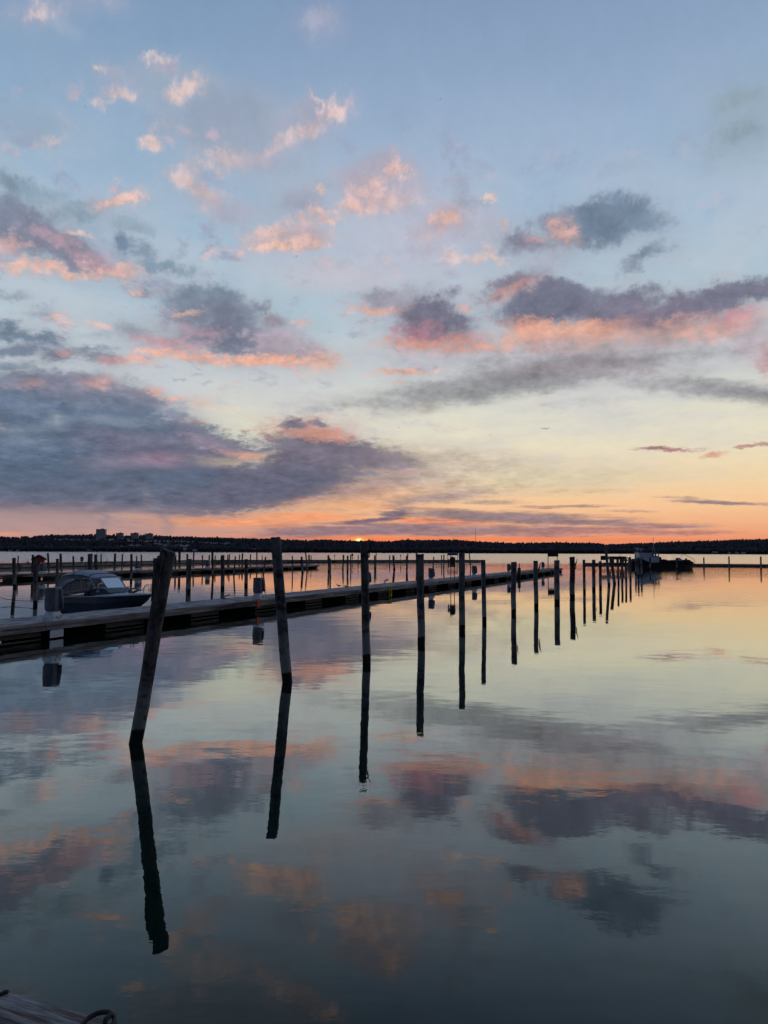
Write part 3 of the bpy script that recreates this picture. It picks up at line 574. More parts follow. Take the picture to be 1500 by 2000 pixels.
# ------------------------------------------------------------------ the far wood
def forest(name, mat_, seed, count, conifer, ymin=None):
    R = random.Random(seed); V = []; Fc = []
    for _ in range(count):
        px = R.uniform(-350, 1850); sy = shore_y(px)
        Y = sy + 6 + (RIDGE+90-sy)*R.random()**1.1
        if R.random() < 0.3: Y = RIDGE + R.uniform(-60, 60)
        if R.random() < 0.16: Y = sy + R.uniform(3, 26)
        X = (px-750)/F*Y; z = ground(X, Y)
        cl = mnoise.noise(Vector((X*0.012, Y*0.012, 3.7)))
        h = TREE_H*R.uniform(0.72, 1.12)*(1+0.3*cl); w = h*(R.uniform(.16, .24) if conifer else R.uniform(.2, .3))
        if R.random() < 0.035: h *= 1.25
        if conifer and cl < -0.15 and R.random() < .7: continue
        near_edge = (Y-sy) < 60
        if near_edge: h *= 0.8; w *= 1.2
        py_top = hor(px)-(z+h-H)*F/Y
        hw = w*F/Y; bad = False
        for (a, b_, yy, pb) in keep:
            if px+hw > a and px-hw < b_ and Y < yy+4 and py_top < pb-1.5: bad = True; break
        if bad: continue
        n_ = 5; base = len(V); a0 = R.random()*6
        if conifer:
            for (zz, rr) in ((0.12, 1.0), (0.42, 0.62), (0.44, 0.78), (0.7, 0.36), (0.72, 0.46)):
                for k in range(n_):
                    q_ = a0+k*6.283/n_; rj = w*rr*R.uniform(.7, 1.25); V.append((X+math.cos(q_)*rj, Y+math.sin(q_)*rj, z+h*zz+R.uniform(-.3, .3)))
            V.append((X+R.uniform(-.3, .3), Y, z+h)); rings = 5
        else:
            for (zz, rr) in ((0.10, 0.35), (0.35, 0.95), (0.6, 1.0), (0.85, 0.62)):
                for k in range(n_):
                    q_ = a0+k*6.283/n_; rj = w*rr*R.uniform(.6, 1.3); V.append((X+math.cos(q_)*rj, Y+math.sin(q_)*rj, z+h*zz+R.uniform(-.8, .8)))
            V.append((X+R.uniform(-1, 1), Y, z+h)); rings = 4
        for i in range(rings-1):
            for k in range(n_): Fc.append((base+i*n_+k, base+i*n_+(k+1) % n_, base+(i+1)*n_+(k+1) % n_, base+(i+1)*n_+k))
        tp = base+rings*n_
        for k in range(n_): Fc.append((base+(rings-1)*n_+k, base+(rings-1)*n_+(k+1) % n_, tp))
    me = bpy.data.meshes.new(name); me.from_pydata(V, [], Fc); me.materials.append(mat_)
    o = bpy.data.objects.new(name, me); COL.objects.link(o); tag(o, kind='stuff'); return o
MT['conifer'] = noisy('dark_conifer', (0.04, 0.055, 0.052), (0.065, 0.08, 0.08), (0.05, 0.05, 0.08), 4, bump=0, spec=0.0)  # tone lifted and blued to stand in for haze of distant air
MT['leafy'] = noisy('bare_spring_wood', (0.10, 0.095, 0.105), (0.065, 0.068, 0.078), (0.03, 0.03, 0.05), 4, bump=0, spec=0.0)  # raised and cooled likewise: air haze is put into the crown colour
forest('conifer_wood', MT['conifer'], 3, 9500, True)
forest('leafy_wood', MT['leafy'], 5, 13000, False)

# ------------------------------------------------------------------ floating docks
def frame(A, B):
    d = (B-A); L_ = d.length; return L_, math.atan2(d.y, d.x)
def dock(name, label, A, B, width, ztop, pitch, flen, off, nplank=0.14, near=-1, detail=True, fas=0.24):
    """A->B is the edge nearest the camera; local x runs along it, local y away from the camera (+) """
    L_, rz = frame(A, B); e = empty(name, (A.x, A.y, 0), rz)
    R = random.Random(hash(name) & 255 if False else len(label))
    m = MB(); x = 0.0
    while x < L_-0.02:
        w = min(nplank, L_-x); g = 0.012
        m.box((x+w/2, width/2+R.uniform(-.008, .008), ztop-0.02+R.uniform(-.004, .004)), (w-g, width-0.02+R.uniform(-.02, .0), 0.04)); x += nplank
    m.build('deck', MT['deck'], e)
    for yy in (-0.03, width+0.03):
        m = MB(); x = 0.0; seg = 4.2
        while x < L_-0.05:
            w = min(seg, L_-x)
            j1 = R.uniform(-.007, .007); m.box((x+w/2, yy, ztop-fas*.25+.01+j1), (w-.01, .07, fas*.48), bev=.008); m.box((x+w/2, yy+(-.012 if yy < 0 else .012), ztop-fas*.76+.01-abs(j1)*2), (w-.01, .07, fas*.48), bev=.008)
            for bq in range(int(w/1.05)):
                bx_ = x+.5+bq*1.05+R.uniform(-.1, .1); by_ = yy+(-.05 if yy < 0 else .05); m.tube([(bx_, by_, ztop-.06), (bx_, by_+(-.012 if yy < 0 else .012), ztop-.06)], .022, 6); m.tube([(bx_+.05, by_, ztop-.17), (bx_+.05, by_+(-.024 if yy < 0 else .024), ztop-.17)], .022, 6)
            x += seg
        m.build('edge_beam', MT['fascia'], e)
    zf = ztop-fas
    x = off
    while x < L_-0.3:
        w = min(flen, L_-x)
        if x+w > 0.2:
            x0 = max(0, x); m = MB(); m.box(((x0+x+w)/2, width/2, (zf-0.3)/2), (x+w-x0, width-.10, zf+0.3-.004), bev=.03); m.build('float', MT['float'], e)
        x += pitch
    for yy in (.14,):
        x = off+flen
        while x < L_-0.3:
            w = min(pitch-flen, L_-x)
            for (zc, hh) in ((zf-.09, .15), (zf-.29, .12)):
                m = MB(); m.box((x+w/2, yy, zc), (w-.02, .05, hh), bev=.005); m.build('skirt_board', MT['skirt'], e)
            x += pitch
    tag(e, label, 'dock', 'floating docks')
    return e, L_, rz
K = 0.4385
def main_pt(k, side=0.0): return Vector((-10.5+K*k, 20.3+k, 0))
mainA, mainB = main_pt(-14), main_pt(77.8)
MW, MZ = 1.85, 0.50
s_ = math.sqrt(1+K*K)
mdock, ML, MR = dock('floating_dock', 'long grey plank floating dock running from the left edge to the right of centre', mainA, mainB, MW, MZ, 3.93*s_, 2.27*s_, (14+1.41-3.93*4)*s_)
def on_main(k, y, z=MZ):          # world point on the long dock: k as above, y metres from its near edge
    u = Vector((K/s_, 1/s_, 0)); nrm = Vector((-1/s_, K/s_, 0)); p = main_pt(k)+nrm*y; return Vector((p.x, p.y, z))
def k_of(px, py=1200, yo=0.0):
    d = ray(px, py); r = d.x/d.y; return (-10.5-yo/s_-r*(20.3+yo*K/s_))/(r-K)
# end bracket of the long dock
m = MB(); m.box((ML+.12, MW/2, MZ-.02), (.24, MW-.2, .08)); m.box((ML+.3, .2, MZ-.02), (.5, .12, .06)); m.build('end_fender', MT['fascia'], mdock)
# second dock
A2 = at(0, 1134.3); B2 = at(622, 1109.8); d2 = (B2-A2).normalized(); A2 = A2-d2*25
dock2, L2, R2 = dock('floating_dock', 'second floating dock behind the canopied motorboat, ending left of centre', A2, B2, 2.0, 0.50, 4.3, 2.5, 1.0, 0.2)
m = MB(); m.box((L2+.5, 1.0, .46), (1.0, 1.7, .08)); m.build('end_fender', MT['fascia'], dock2)
# breakwaters of concrete with two bands
def breakwater(name, label, A, B, width, zt, mod=12.0):
    L_, rz = frame(A, B); e = empty(name, (A.x, A.y, 0), rz); x = 0
    while x < L_:
        w = min(mod, L_-x); m = MB()
        m.box((x+w/2, width/2, (zt-.12+.10)/2), (w-.14, width-.05, zt-.12-.10), bev=.02)
        m.build('pontoon', MT['concrete'], e)
        m = MB(); m.box((x+w/2, width/2, zt-.062), (w-.08, width+.06, .12), bev=.02); m.build('cap', MT['concrete_dark'], e)
        m = MB(); m.box((x+w/2, width/2, zt/2-.14), (w-.3, width-.16, zt)); m.build('recess', MT['concrete_dark'], e); x += mod
    tag(e, label, 'breakwater'); return e
A3 = at(0, 1110.3); B3 = at(940, 1098.9)
d3 = (B3-A3).normalized()
M3 = at(410, 1099.6)
breakwater('breakwater', 'grey concrete floating breakwater behind the second dock, left stretch', A3+(A3-M3).normalized()*30, M3, 2.6, 0.66)
breakwater('breakwater', 'grey concrete floating breakwater across the middle, ending at the gap', M3+(B3-M3).normalized()*.3, B3, 2.6, 0.66)
A4 = at(1141, 1103.6); B4 = at(1500, 1106.5); breakwater('breakwater', 'dark low floating breakwater on the right, running past the workboat out of frame', A4, B4+(B4-A4)*.5, 2.4, 0.42)
# ------------------------------------------------------------------ service pedestals with grey covers
def pedestal(name_cat, loc, rz, w, hc, hb, label, grp, cm='cover', fine=True):
    e = empty('service_pedestal', loc, rz)
    m = MB(); rings = []
    R = random.Random(int(abs(loc[0])*97) % 991)
    for i, (t_, s1) in enumerate(((0, .66), (.06, .80), (.16, .98), (.3, 1.02), (.6, 1.0), (.85, .97), (.96, .98), (1.0, .93))):
        ring = []
        for k in range(16):
            a = 2*math.pi*k/16; ca, sa = math.cos(a), math.sin(a)
            sq = 1/max(abs(ca), abs(sa))**0.85
            rr = w/2*s1*sq*(1+R.uniform(-.025, .025)); ring.append((ca*rr, sa*rr*.92, hb+hc*t_+(R.uniform(-.02, .02) if 0 < i < 7 else 0)))
        rings.append(ring)
    m.loft(rings, smooth=True); m.build('cover', MT[cm], e)
    if fine:
        m = MB(); m.tube([(w*.30, -w*.46, hb+hc*.93), (w*.34, -w*.52, hb+hc*.5), (w*.36, -w*.50, hb+hc*.16)], [w*.12, w*.17, w*.19], 8); m.build('cover_flap', MT[cm], e)
    m = MB()
    m.loft([[(-w*.62*s2, -w*.55*s2, z_), (w*.62*s2, -w*.55*s2, z_), (w*.62*s2, w*.5*s2, z_), (-w*.62*s2, w*.5*s2, z_)] for z_, s2 in ((0.004, 1.0), (hb*.5, .96), (hb+.06, .62))])
    m.build('base', MT['white'], e)
    m = MB(); m.tube([(-w*.35, -w*.60, hb*.7), (-w*.2, -w*.68, hb*.3), (w*.1, -w*.68, hb*.4), (w*.3, -w*.6, hb*.8)], .012, 5); m.build('rope_tie', MT['rope'], e)
    tag(e, label, 'service pedestal', grp); return e
GP = 'covered service pedestals on the long dock'
PED = [(103, 1205, 'grey covered pedestal beside the stern of the motorboat, nearest the camera'), (504, 1166, 'grey covered pedestal above the red patch on the dock, left of the tall second pile'),
       (716, 1141, 'grey covered pedestal half hidden behind the third front pile'), (842, 1131, 'grey covered pedestal just right of the fourth front pile'),
       (926, 1123, 'grey covered pedestal between the fifth and sixth front piles'), (993.5, 1117.5, 'grey covered pedestal touching the seventh front pile'),
       (1060, 1113.5, 'narrow pedestal near the dock end, left of the black board')]
for i, (px, py, lb) in enumerate(PED):
    k = k_of(px, py, .33); p = on_main(k, 0.33)
    pedestal('service', p, MR+.15, .37 if i < 5 else .32, .72 if i else .76, .22, lb, GP)
# the white plates and the red mark at the dock side
def side_plate(px, py, w, h, mat_, name, label, cat):
    k = k_of(px, py); p = on_main(k, -0.10)
    m = MB(); m.box((0, 0, 0), (w, .02, h), bev=.006)
    for sx in (-1, 1): m.tube([(sx*w*.38, -.018, h*.3), (sx*w*.38, -.006, h*.3)], .012, 6)
    z = H-(py-hor(px))*p.y/F
    o = m.build(name, mat_, None, (p.x, p.y, z), MR); tag(o, label, cat); return o
side_plate(106, 1236, .50, .22, MT['white'], 'side_plate', 'white plate on the dock side below the nearest pedestal', 'plate')
side_plate(501, 1177, .27, .34, MT['red'], 'side_plate', 'red painted plate on the dock beam under the second pedestal', 'plate')
GB = 'pedestals on the second dock'
def on_px(px, py, z): return at(px, py, z)
for px, py, lb in ((82.5, 1121, 'grey covered pedestal in front of the red hut'), (268.5, 1114.5, 'grey covered pedestal on the second dock behind the boat bow'), (405.5, 1110.5, 'grey covered pedestal on the second dock right of the split pile')):
    p = at(px, py, 0.50); pedestal('s', p, R2, .44, .70, .22, lb, GB, fine=False)
p = at(160, 1098.7, .66); pedestal('s', p, 0, .42, .75, .2, 'small covered pedestal on the breakwater left of the thick brown pile', 'pedestals on the second dock', fine=False)
# ------------------------------------------------------------------ red hut on the second dock
p = at(78, 1119.5, .50); p = Vector((p.x, p.y+.5, .50)); p.x = (78-750)/F*p.y
e = empty('rescue_hut', p, .25)
m = MB(); m.box((0, 0, .62), (.86, .8, 1.24)); m.loft([[(-.43, y, 1.235), (.43, y, 1.235), (0, y, 1.50)] for y in (-.4, .4)]); m.build('wall', MT['orange'], e)
m = MB(); m.loft([[(-.58, y, 1.20), (0, y, 1.55), (.58, y, 1.20), (.58, y, 1.33), (0, y, 1.70), (-.58, y, 1.33)] for y in (-.55, .5)]); m.build('roof', MT['roof'], e)
m = MB(); m.tube([(-.12+.24*math.cos(a)*.9, -.42, .92+.20*math.sin(a)) for a in [i*math.pi/8 for i in range(17)]], .05, 6, caps=False); m.build('lifebuoy', MT['dark'], e)
m = MB(); m.box((.28, -.415, .72), (.10, .03, .55)); m.build('notice', MT['white'], e)
m = MB()
for sx in (-1, 1):
    m.box((sx*.45, -.42, .62), (.06, .06, 1.24))
m.build('corner_board', MT['dark'], e)
tag(e, 'small red hut with a dark pitched roof on the second dock at far left', 'hut')
# ------------------------------------------------------------------ rescue stand on the long dock
k = k_of(884, 1140, .25); p = on_main(k, 0.25); e = empty('rescue_stand', p, MR-1.05)
zz = MZ
for sx in (-.14, .14):
    m = MB(); m.tube([(sx, 0, -.45), (sx, 0, 1.86 if sx < 0 else 1.7)], .03, 8); m.build('post', MT['dark'], e)
m = MB(); m.box((0, .03, 1.30), (.44, .04, .72), bev=.01); m.build('back_board', MT['dark'], e)
m = MB(); m.tube([(-.10, -.05, 1.22)]*1+[(-.10, -.05, 1.23)], .01, 4); 
m = MB(); m.tube([(-.03+.20*math.cos(a), -.05, 1.36+.33*math.sin(a)) for a in [i*math.pi/10 for i in range(21)]], .06, 8, caps=False); m.build('lifebuoy', MT['ochre'], e)
m = MB(); m.tube([(-.32, -.02, .92), (-.34, -.03, 1.55)], .05, 8); m.build('boathook', MT['dark'], e)
m = MB(); m.tube([(-.22, -.02, -.15), (.2, -.02, -.12)], .02, 6); m.build('cross_bar', MT['iron'], e)
tag(e, 'dark rescue stand with a yellowed lifebuoy on two thin posts left of the fifth pile', 'rescue stand')
# black notice board near the dock end
k = k_of(1080, 1110, .5); p = on_main(k, 0.5); e = empty('notice_board', p, -.1)
sc = p.y/F
for sx in (-9.3, 8.2):
    m = MB(); m.box((sx*sc, 0, .9), (.09, .09, 1.8)); m.build('post', MT['dark'], e)
zb = H-(1087-hor(1080))*sc-MZ; zt = H-(1074-hor(1080))*sc-MZ
m = MB(); m.box((0, -.08, (zb+zt)/2), (20.5*sc, .06, zt-zb), bev=.01); m.build('board', MT['black'], e)
m = MB()
for z_ in (zb+.02, zt-.02): m.box((0, -.12, z_), (20.5*sc, .03, .05))
m.build('board_frame', MT['dark'], e)
tag(e, 'black rectangular board on two posts at the end of the long dock, seen from behind', 'notice board')
# blue-white board on the breakwater
p = at(884, 1094.5, .66); e = empty('channel_sign', p, 0); sc = p.y/F
for sx in (-9.5, 9.5):
    m = MB(); m.tube([(sx*sc, 0, 0), (sx*sc, 0, 1.65)], .06, 6); m.build('post', MT['dark'], e)
m = MB(); m.box((0, -.08, 1.45), (21*sc, .05, .62)); m.build('board', MT['board_blue'], e)
m = MB(); m.box((0, -.115, 1.70), (20*sc, .02, .07)); m.build('top_stripe', MT['white'], e)
tag(e, 'wide blue sign board with a pale top edge on the breakwater, behind the fifth pile', 'sign')
# lantern post on breakwater
p = at(688, 1093.8, .66); e = empty('lantern_post', p, 0); sc = p.y/F
m = MB(); m.tube([(0, 0, 0), (0, 0, .45)], .05, 6); m.build('post', MT['dark'], e)
m = MB(); m.loft([[(.16*s1*math.cos(a), .16*s1*math.sin(a), z_) for a in [i*math.pi/4 for i in range(8)]] for z_, s1 in ((.32, .9), (.5, 1.2), (.6, .6), (.68, .5))]); m.build('lower_lamp', MT['dark'], e)
m = MB(); m.tube([(0, 0, .45), (0, 0, .85)], .04, 6); m.box((0, 0, 1.15), (.42, .2, .62)); m.build('head', MT['dark'], e)
tag(e, 'dark lantern post with a square head on the breakwater left of the third pile', 'lantern')
# yellow ladder
k = k_of(758, 1152); p = on_main(k, -0.13); e = empty('ladder', (p.x, p.y, 0), MR)
for sx in (-.17, .17):
    m = MB(); m.tube([(sx, .12, MZ-.05), (sx, .1, MZ+.02), (sx, .0, MZ+.03), (sx, -.03, MZ-.05), (sx, -.03, -.6)], .035, 8); m.build('rail', MT['yellow'], e)
for i in range(4):
    m = MB(); m.tube([(-.17, -.03, MZ-.2-i*.26), (.17, -.03, MZ-.2-i*.26)], .026, 6); m.build('rung', MT['yellow'], e)
tag(e, 'small yellow ladder hanging on the near side of the long dock', 'ladder')
# cleats / boom brackets on deck
def cleat(px, py, label, y=1.5, s=1.0):
    k = k_of(px, py, y); p = on_main(k, y)
    e = empty('mooring_cleat', p, MR)
    m = MB(); m.tube([(-.22*s, 0, 0), (-.22*s, 0, .12*s), (-.12*s, 0, .22*s), (.05*s, 0, .20*s), (.2*s, 0, .26*s), (.3*s, 0, .2*s)], .035*s, 6); m.build('arm', MT['iron'], e)
    m = MB(); m.box((-.2*s, 0, .02), (.18, .14, .03)); m.build('base_plate', MT['iron'], e)
    tag(e, label, 'cleat', 'iron cleats on the long dock'); return e
cleat(443, 1168, 'small curled iron cleat on the far dock edge left of the second pedestal', 1.65, .7)
cleat(754, 1139, 'arched iron cleat on the far dock edge above the yellow ladder', 1.65, 1.1)
# post with bracket at near side by the seventh pile
k = k_of(1010.5, 1130); p = on_main(k, -.18); e = empty('boom_bracket', (p.x, p.y, 0), MR)
m = MB(); m.tube([(0, 0, -.3), (0, 0, 1.02)], [.17]*2, 8); m.build('post', MT['iron'], e)
m = MB(); m.tube([(.1, 0, .9), (.15, 0, 1.45)], .05, 6); m.build('pin', MT['iron'], e)
tag(e, 'dark iron boom bracket on the near dock side right of the seventh pile', 'bracket')
# ------------------------------------------------------------------ two birds on the dock
def bird(px, py, label, facing, crouch):
    k = k_of(px, py, 1.6); p = on_main(k, 1.6); e = empty('bird', p, facing)
    hz = 0.07 if crouch else .17; s = 1.15
    pts = [(-.20, 0, hz+.02), (-.10, 0, hz+.03), (0, 0, hz+.03), (.09, 0, hz+.06), (.14, 0, hz+.12), (.165, 0, hz+.165), (.19, 0, hz+.17)]
    if crouch: pts = pts[:4]+[(.13, 0, hz+.09), (.15, 0, hz+.10), (.18, 0, hz+.10)]
    m = MB(); m.tube([(a*s, b_*s, c*s) for a, b_, c in pts], [.012, .05, .072, .058, .034, .034, .014], 10); body = m.build('body', MT['feather'], e)
    m = MB(); m.tube([(.185*s, 0, (hz+(.17 if not crouch else .10))*s), (.235*s, 0, (hz+(.155 if not crouch else .09))*s)], [.013, .003], 6); m.build('beak', MT['beak'], e)
    m = MB(); m.loft([[(-.26*s, y, (hz+.0)*s), (-.12*s, y*1.3, (hz+.03)*s), (-.12*s, y*1.3, (hz+.05)*s), (-.26*s, y, (hz+.015)*s)] for y in (-.03, .03)]); m.build('tail', MT['feather'], e)
    for sy in (-.03, .03):
        m = MB(); m.tube([(0, sy, hz*s), (.01, sy, .01)], .007, 5); m.tube([(.01, sy, .008), (.05, sy, .006)], .006, 4); m.build('leg', MT['beak'], e)
    e.scale = (.62, .62, .62); tag(e, label, 'bird', 'birds on the dock')
bird(662, 1143.5, 'brown bird standing on the dock facing left, left of the third pile', math.radians(175), False)
bird(676, 1142.5, 'brown bird crouching on the dock edge at the foot of a background pile', math.radians(170), True)
# ------------------------------------------------------------------ buoys
def buoy(px, D, label):
    X = (px-750)/F*D; e = empty('mooring_buoy', (X, D, 0)); 
    m = MB(); m.loft([[(.29*r*math.cos(a), .29*r*math.sin(a), z_) for a in [i*math.pi/7 for i in range(14)]] for z_, r in ((-.2, .6), (-.05, 1), (.3, 1), (.42, .8), (.5, .3))], smooth=True); m.build('float', MT['red'], e)
    m = MB(); m.tube([(0, 0, .45), (0, 0, 1.15)], .035, 6); m.build('staff', MT['dark'], e)
    tag(e, label, 'buoy', 'red buoys beyond the breakwater')
buoy(56.5, 136, 'red mooring buoy left of the red hut, beyond the breakwater'); buoy(211, 150, 'red mooring buoy beyond the breakwater above the motorboat canopy')
def spar(px, y, label):
    p = at(px, y); m = MB(); m.tube([(0, 0, -.5), (0, 0, (y-1085.5)*p.y/F)], [.07, .05], 6); m.tube([(0, 0, (y-1086)*p.y/F-.1), (0, 0, (y-1085)*p.y/F+.2)], .12, 6)
    o = m.build('spar_buoy', MT['iron'], None, p); tag(o, label, 'spar buoy', 'thin spar buoys on open water')
spar(653.5, 1098, 'thin spar buoy standing in open water left of the third pile'); spar(782.3, 1099.5, 'thin spar buoy standing in open water right of the third pile')
# ------------------------------------------------------------------ near quay edge
QZ = 1.0
a0 = at(0, 1922, QZ); a1 = at(262, 2000, QZ); dq = (a1-a0).normalized(); nq = Vector((dq.y, -dq.x, 0))
if nq.y > 0: nq = -nq
Aq = a0-dq*9; Lq = 22
qz = math.atan2(dq.y, dq.x); e = empty('quay_edge', (Aq.x, Aq.y, 0), qz)
g0 = at(0, 1990, QZ); bw = abs((g0-a0).dot(nq))
MT['quaywood'] = noisy('weathered_quay_beam', (0.46, 0.45, 0.44), (0.14, 0.13, 0.125), (5, 45, 45), 10, 0.9, 1.0, 0.012, c3=(0.10, 0.06, 0.04), lo=0.3, hi=0.6)
m = MB(); nseg = 5
R = random.Random(4)
for i in range(nseg):                                   # a worn beam: many short rings so the edge wanders a little
    x0, x1 = i*Lq/nseg+.004, (i+1)*Lq/nseg-.004; rings = []
    nr = 60
    for j in range(nr+1):
        x = x0+(x1-x0)*j/nr; w = lambda a: 0.006*mnoise.noise(Vector((x*3, a*7.3, i)))+0.004*mnoise.noise(Vector((x*14, a*5.1, i)))
        rings.append([(x, -bw+w(1), QZ-.22), (x, -bw+w(2), QZ-.012), (x, -bw+.012, QZ+w(3)*.6), (x, -bw*.5, QZ+.002+w(7)*.5), (x, -.022+w(4), QZ+w(5)*.6), (x, w(6), QZ-.02), (x, w(8), QZ-.22)])
    m.loft(rings, smooth=False)
m.build('cap_beam', MT['quaywood'], e)
m = MB(); y = -bw-.02
while y > -7:
    m.box((Lq/2, y-.075, QZ-.03), (Lq, .14, .045)); y -= .152
m.build('planking', MT['quaywood'], e)
m = MB(); m.box((Lq/2, -3.6, (QZ-.23-1)/2), (Lq, 6.9, QZ-.23+1)); m.build('quay_wall', MT['concrete_dark'], e)
def q_local(px, py, z=QZ):
    p = at(px, py, z)-Vector((Aq.x, Aq.y, 0)); return Vector((p.x*dq.x+p.y*dq.y, -p.x*dq.y+p.y*dq.x, z))
tag(e, 'weathered timber quay edge with a long cap beam in the bottom left corner', 'quay')
# mooring ring lying on the beam
c_ = at(190, 2003, QZ+.02); ee = empty('mooring_ring', (c_.x, c_.y, QZ), qz)
rr = (at(222, 2003, QZ)-at(159, 2003, QZ)).length/2
m = MB(); m.tube([(rr*math.cos(a), rr*math.sin(a), .02+.012*math.sin(a)) for a in [i*2*math.pi/40 for i in range(41)]], .0085, 10, caps=False); m.build('ring', MT['iron'], ee)
m = MB(); m.tube([(rr*.35, rr*.1, .0), (rr*.38, rr*.3, .036), (rr*.42, rr*.62, .038), (rr*.45, rr*.95, .03), (rr*.45, rr*1.02, .0)], .009, 8); m.build('eye_bolt', MT['iron'], ee)
tag(ee, 'worn iron mooring ring lying on the quay beam in the bottom left corner', 'mooring ring')
p0 = at(2, 1946, QZ); p1 = at(14, 1943, QZ); ee = empty('iron_staple', (p0.x, p0.y, QZ), 0)
v1 = p1-p0; v1.z = 0
m = MB(); m.tube([(-.10, -.02, .006), (0, 0, .008), tuple(v1*.6+Vector((0, .006, .01))), tuple(v1+Vector((0, 0, .008)))], [.006, .007, .007, .009], 7); m.build('bar', MT['iron'], ee)
tag(ee, 'small black iron staple on the quay beam at the left edge of the frame', 'staple')

# ------------------------------------------------------------------ canopied motorboat on the far side of the long dock
bow = at(297, 1180.0, 0.5); bx = (295-750)/F*bow.y
e = empty('motorboat', (bow.x, bow.y, 0), math.atan2(-.39, .92)); LB = 4.6
# local x: bow at 0, stern at -LB (the hull runs back along -x)
def hull_sec(s):           # s 0 stern .. 1 bow
    if s < .55: b_ = .93+.04*s
    else: b_ = .952*(1-((s-.55)/.45)**2.3)+.012
    sh = .72+.05*s+.12*s*s; kz = -.18 if s < .7 else -.18+.80*((s-.7)/.3)**2.0
    ch = (.12 if s < .6 else .12+.5*((s-.6)/.4)**1.7); cb = b_*(.86 if s < .6 else .86-.42*(s-.6)/.4)
    return b_, sh, kz, ch, cb
def X_(s, z=None): return -LB+LB*s
m = MB(); rings = []; NS = 26
for i in range(NS+1):
    s = i/NS; b_, sh, kz, ch, cb = hull_sec(s); x = X_(s)
    mid = ch+(sh-ch)*.55; mb_ = cb+(b_-cb)*.72
    rk = 0.0
    R_ = []
    for (yy, z_) in ((0, kz), (cb, ch), (mb_, mid), (mb_+.025, mid+.03), (b_, sh)):
        xs = x - (sh-z_)*max(0, (s-.72)/.28)*.85
        R_.append((xs, yy, z_))
    L_ = [(a, -b2, c) for (a, b2, c) in R_[1:]][::-1]
    rings.append(R_+L_)
m.loft(rings, closed=False, caps=False, smooth=False)
n_ = len(rings[0]); m.f.append(tuple(range(n_))); m.sm.append(False)
hull = m.build('hull', MT['navy'], e)
m = MB()
for sg in (-1, 1): m.tube([(X_(i/NS), sg*(hull_sec(i/NS)[0]+.012), hull_sec(i/NS)[1]) for i in range(NS+1)], .026, 8)
m.build('gunwale', MT['grey_gel'], e)
# foredeck
m = MB(); rings = []
for i in range(14, NS+1):
    s = i/NS; b_, sh, *_ = hull_sec(s); x = X_(s); cr = .10*(1-(s-.55)/.45)**.5 if s < .99 else 0.01
    rings.append([(x, b_*math.sin(t_)*.985, sh+.012+cr*math.cos(t_)) for t_ in [(-1+2*k/10)*math.pi/2 for k in range(11)]])
m.loft(rings, closed=False, caps=False, smooth=True); m.build('foredeck', MT['grey_gel'], e)
# cockpit sole and low cuddy front
m = MB(); m.box((-3.55, 0, .34), (2.5, 1.66, .06)); m.box((-4.6, 0, .52), (.5, 1.5, .4), bev=.04); m.build('cockpit', MT['grey_gel'], e)
m = MB(); m.loft([[(-1.98, y*1.0, .80), (-.98, y*.72, .93), (-1.22, y*.8, 1.10), (-1.98, y*1.0, 1.13)] for y in (-.84, -.3, .3, .84)]); m.build('cuddy', MT['navy'], e)
m = MB(); m.box((-1.5, -.80, 1.0), (.16, .02, .09)); m.build('side_vent', MT['grey_gel'], e)
# canopy: shell of bows and fabric, side profile x from -4.48 to -1.77
PR = [(-4.62, .82), (-4.52, 1.24), (-4.32, 1.58), (-3.9, 1.75), (-3.3, 1.80), (-2.7, 1.77), (-2.2, 1.67), (-1.85, 1.53)]
def arch(x, zt, zb, hw, n=12):
    out = []
    for k in range(n+1):
        a = math.pi*k/n; cx, sz = math.cos(a), math.sin(a)
        out.append((x, hw*math.copysign(abs(cx)**.45, cx), zb+(zt-zb)*(abs(sz)**.55)))
    return out
def zside(x): return .76 if x < -3.6 else .76+.22*(x+3.6)/1.8
m = MB(); rings = []
for i, (x, z_) in enumerate(PR):
    rings.append(arch(x, z_, zside(x)+.0 if i else .78, .88))
# fabric keeps the roof; the sides are clear vinyl between seams
roof = [r[3:10] for r in rings]
m.loft(roof, closed=False, caps=False, smooth=True); m.build('canopy', MT['fabric'], e)
m = MB()
for sl_ in (slice(0, 4), slice(9, 13)): m.loft([r[sl_] for r in rings[:3]], closed=False, caps=False, smooth=True)
m.loft([[rings[0][k] for k in range(3, 10)], [(rings[0][k][0]+.01, rings[0][k][1], max(.78, rings[0][k][2]-.03)) for k in range(3, 10)]], closed=False, caps=False)
m.build('aft_curtain', MT['fabric'], e)
m = MB()
for sl_ in (slice(0, 4), slice(9, 13)): m.loft([r[sl_] for r in rings[2:]], closed=False, caps=False, smooth=True)
m.build('side_window', MT['pane'], e)
m = MB()
for i in (0, 1, 2, 4, 6, 7): m.tube([Vector(p)+Vector((0, 0, .006)) for p in rings[i]], .016, 5)
for sg in (-1, 1):
    m.tube([(x, sg*.905, zside(x)+.03) for x, z_ in PR], .018, 5)
    k_ = 3 if sg > 0 else 9
    m.tube([Vector(r[k_])+Vector((0, sg*.006, 0)) for r in rings[1:]], .016, 5)
    # arched window seam
    m.tube([(-4.0, sg*.905, .82), (-3.85, sg*.90, 1.05), (-3.5, sg*.885, 1.27), (-3.0, sg*.87, 1.40), (-2.5, sg*.86, 1.44), (-1.95, sg*.85, 1.42)], .02, 5)
m.build('canopy_seam', MT['dark'], e)
